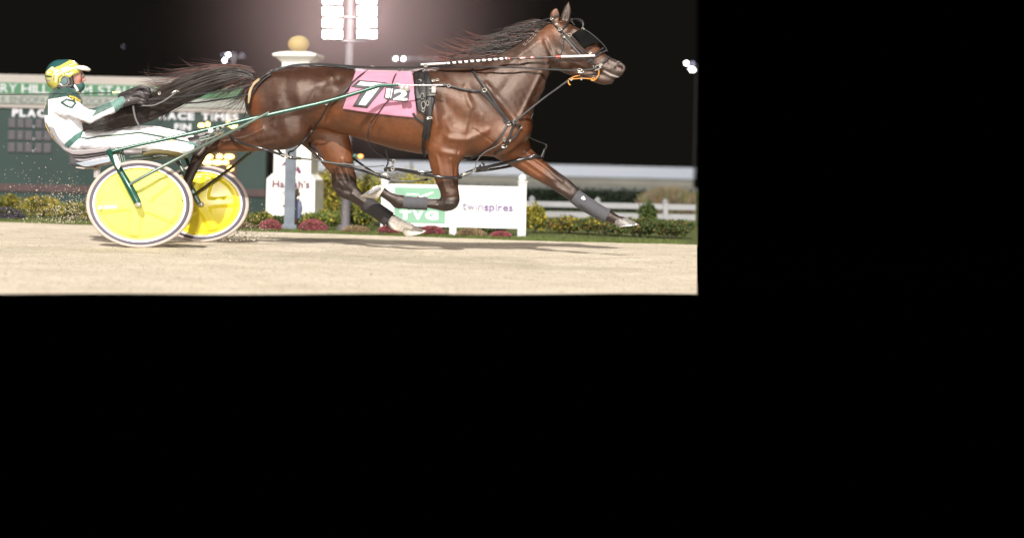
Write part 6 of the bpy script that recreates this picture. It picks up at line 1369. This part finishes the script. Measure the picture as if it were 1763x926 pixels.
# ---------------------------------------------------------------- figure crouching by the post, and the flying dirt
def photographer():
    D = 18.85; k = D / F
    r = thing('person', (X(508, D), D, 0), 'person in pale blue top and tan trousers at the foot of the grey post', 'person')
    def q(u, v, d=0): return P(u, v, D + d)
    def body(name, tubes, m):
        mb = MB()
        for pts, rr in tubes: st = spline(pts, 4); mb.tube([q(*p) for p in st], list(np.interp(np.linspace(0, 1, len(st)), np.linspace(0, 1, len(rr)), [x * k for x in rr])), 14)
        o = mb.build(name, m, r, smooth=True); rm = o.modifiers.new('r', 'REMESH'); rm.mode = 'VOXEL'; rm.voxel_size = .008; rm.use_smooth_shade = True; sm = o.modifiers.new('s', 'SMOOTH'); sm.iterations = 3; return o
    body('body', [([(512, 331, 0), (512, 338, 0)], [5.5, 5]), ([(511, 342, 0), (511, 360, 0), (509, 378, 0)], [5, 8, 6]), ([(510, 376, 0), (500, 384, -.04), (501, 398, -.04)], [5, 4.5, 3]), ([(510, 376, .05), (512, 388, .05), (512, 399, .05)], [4.5, 4.5, 3]), ([(506, 352, -.06), (494, 356, -.1), (486, 354, -.12)], [3, 2.6, 2.2])], mat('skin_tan', (.22, .15, .11), rough=.6))
    body('shirt', [([(512, 345, 0), (511, 358, 0), (509, 377, 0)], [7, 10, 9]), ([(513, 349, .05), (516, 362, .05)], [5, 4])], mat('pale_blue_cloth', (.13, .145, .23), rough=.8, var=.2, scale=20))
    body('trousers', [([(509, 378, 0), (500, 385, -.05), (502, 397, -.05)], [8, 6.5, 5])], mat('tan_cloth', (.20, .12, .075), rough=.8)); body('shoe', [([(499, 400, -.07), (507, 400.5, -.07)], [2.5, 2.5]), ], LEA)
    body('dark_bag', [([(513, 336, -.1), (508, 342, -.1), (508, 349, -.1), (503, 351, -.1)], [1.5, 2.5, 1.8, 2.6])], LEA); body('cap', [([(509, 328, 0), (515, 328.5, 0)], [4.2, 3.6])], mat('khaki_cap', (.2, .17, .12), rough=.8))
photographer()

def dirt():
    rs = np.random.RandomState(3); V, Fc = [], []
    def chip(u, v, D, r):
        p = P(u, v, D)
        if p.z < .004: return
        b = len(V); q = Matrix.Rotation(rs.uniform(0, 6), 3, Vector(rs.normal(size=3)).normalized())
        for d in ((1, 0, 0), (-1, 0, 0), (0, 1, 0), (0, -1, 0), (0, 0, 1), (0, 0, -1)): V.append(p + q @ Vector(d) * r * rs.uniform(.6, 1.3))
        for a, b_, c in ((0, 2, 4), (2, 1, 4), (1, 3, 4), (3, 0, 4), (2, 0, 5), (1, 2, 5), (3, 1, 5), (0, 3, 5)): Fc.append((b + a, b + b_, b + c))
    for i in range(850):                       # spray thrown up behind the near wheel
        u = 150 - abs(rs.normal()) * 62; v = 384 - abs(rs.normal()) * 34 - max(0, (60 - u)) * .1
        chip(u, v, rs.uniform(13.3, 15.2), rs.choice([.0026, .0035, .005, .007], p=[.4, .33, .2, .07]))
    for i in range(50): chip(rs.uniform(0, 135), rs.uniform(215, 330), rs.uniform(13.6, 15.5), rs.choice([.0025, .004]))
    for i in range(420):                       # dust and crumbs at the foot of the far wheel
        t = rs.beta(1.4, 2.6); u = 395 + 110 * t + rs.normal() * 6; v = 414 - abs(rs.normal()) * (9 + 22 * (1 - abs(t - .35))) + rs.normal() * 2
        chip(u, v, rs.uniform(14.5, 15.4), rs.choice([.003, .0045, .006, .009], p=[.4, .3, .22, .08]))
    for i in range(160):
        u = rs.uniform(440, 700); chip(u, rs.uniform(355, 402), rs.uniform(14.2, 16), rs.choice([.0022, .0032, .0045]))
    for i in range(220): u = rs.uniform(330, 440); chip(u, 419 - (u - 330) * .05 - abs(rs.normal()) * 4, rs.uniform(14.2, 14.9), rs.choice([.004, .006, .010, .014], p=[.4, .3, .2, .1]))
    o = mesh('flying_dirt', V, Fc, mat('limestone_crumb', (.44, .38, .30), rough=.95), smooth=False); tag(o, 'crumbs of track dirt thrown up around and behind the sulky wheels', 'dirt', kind='stuff')
dirt()
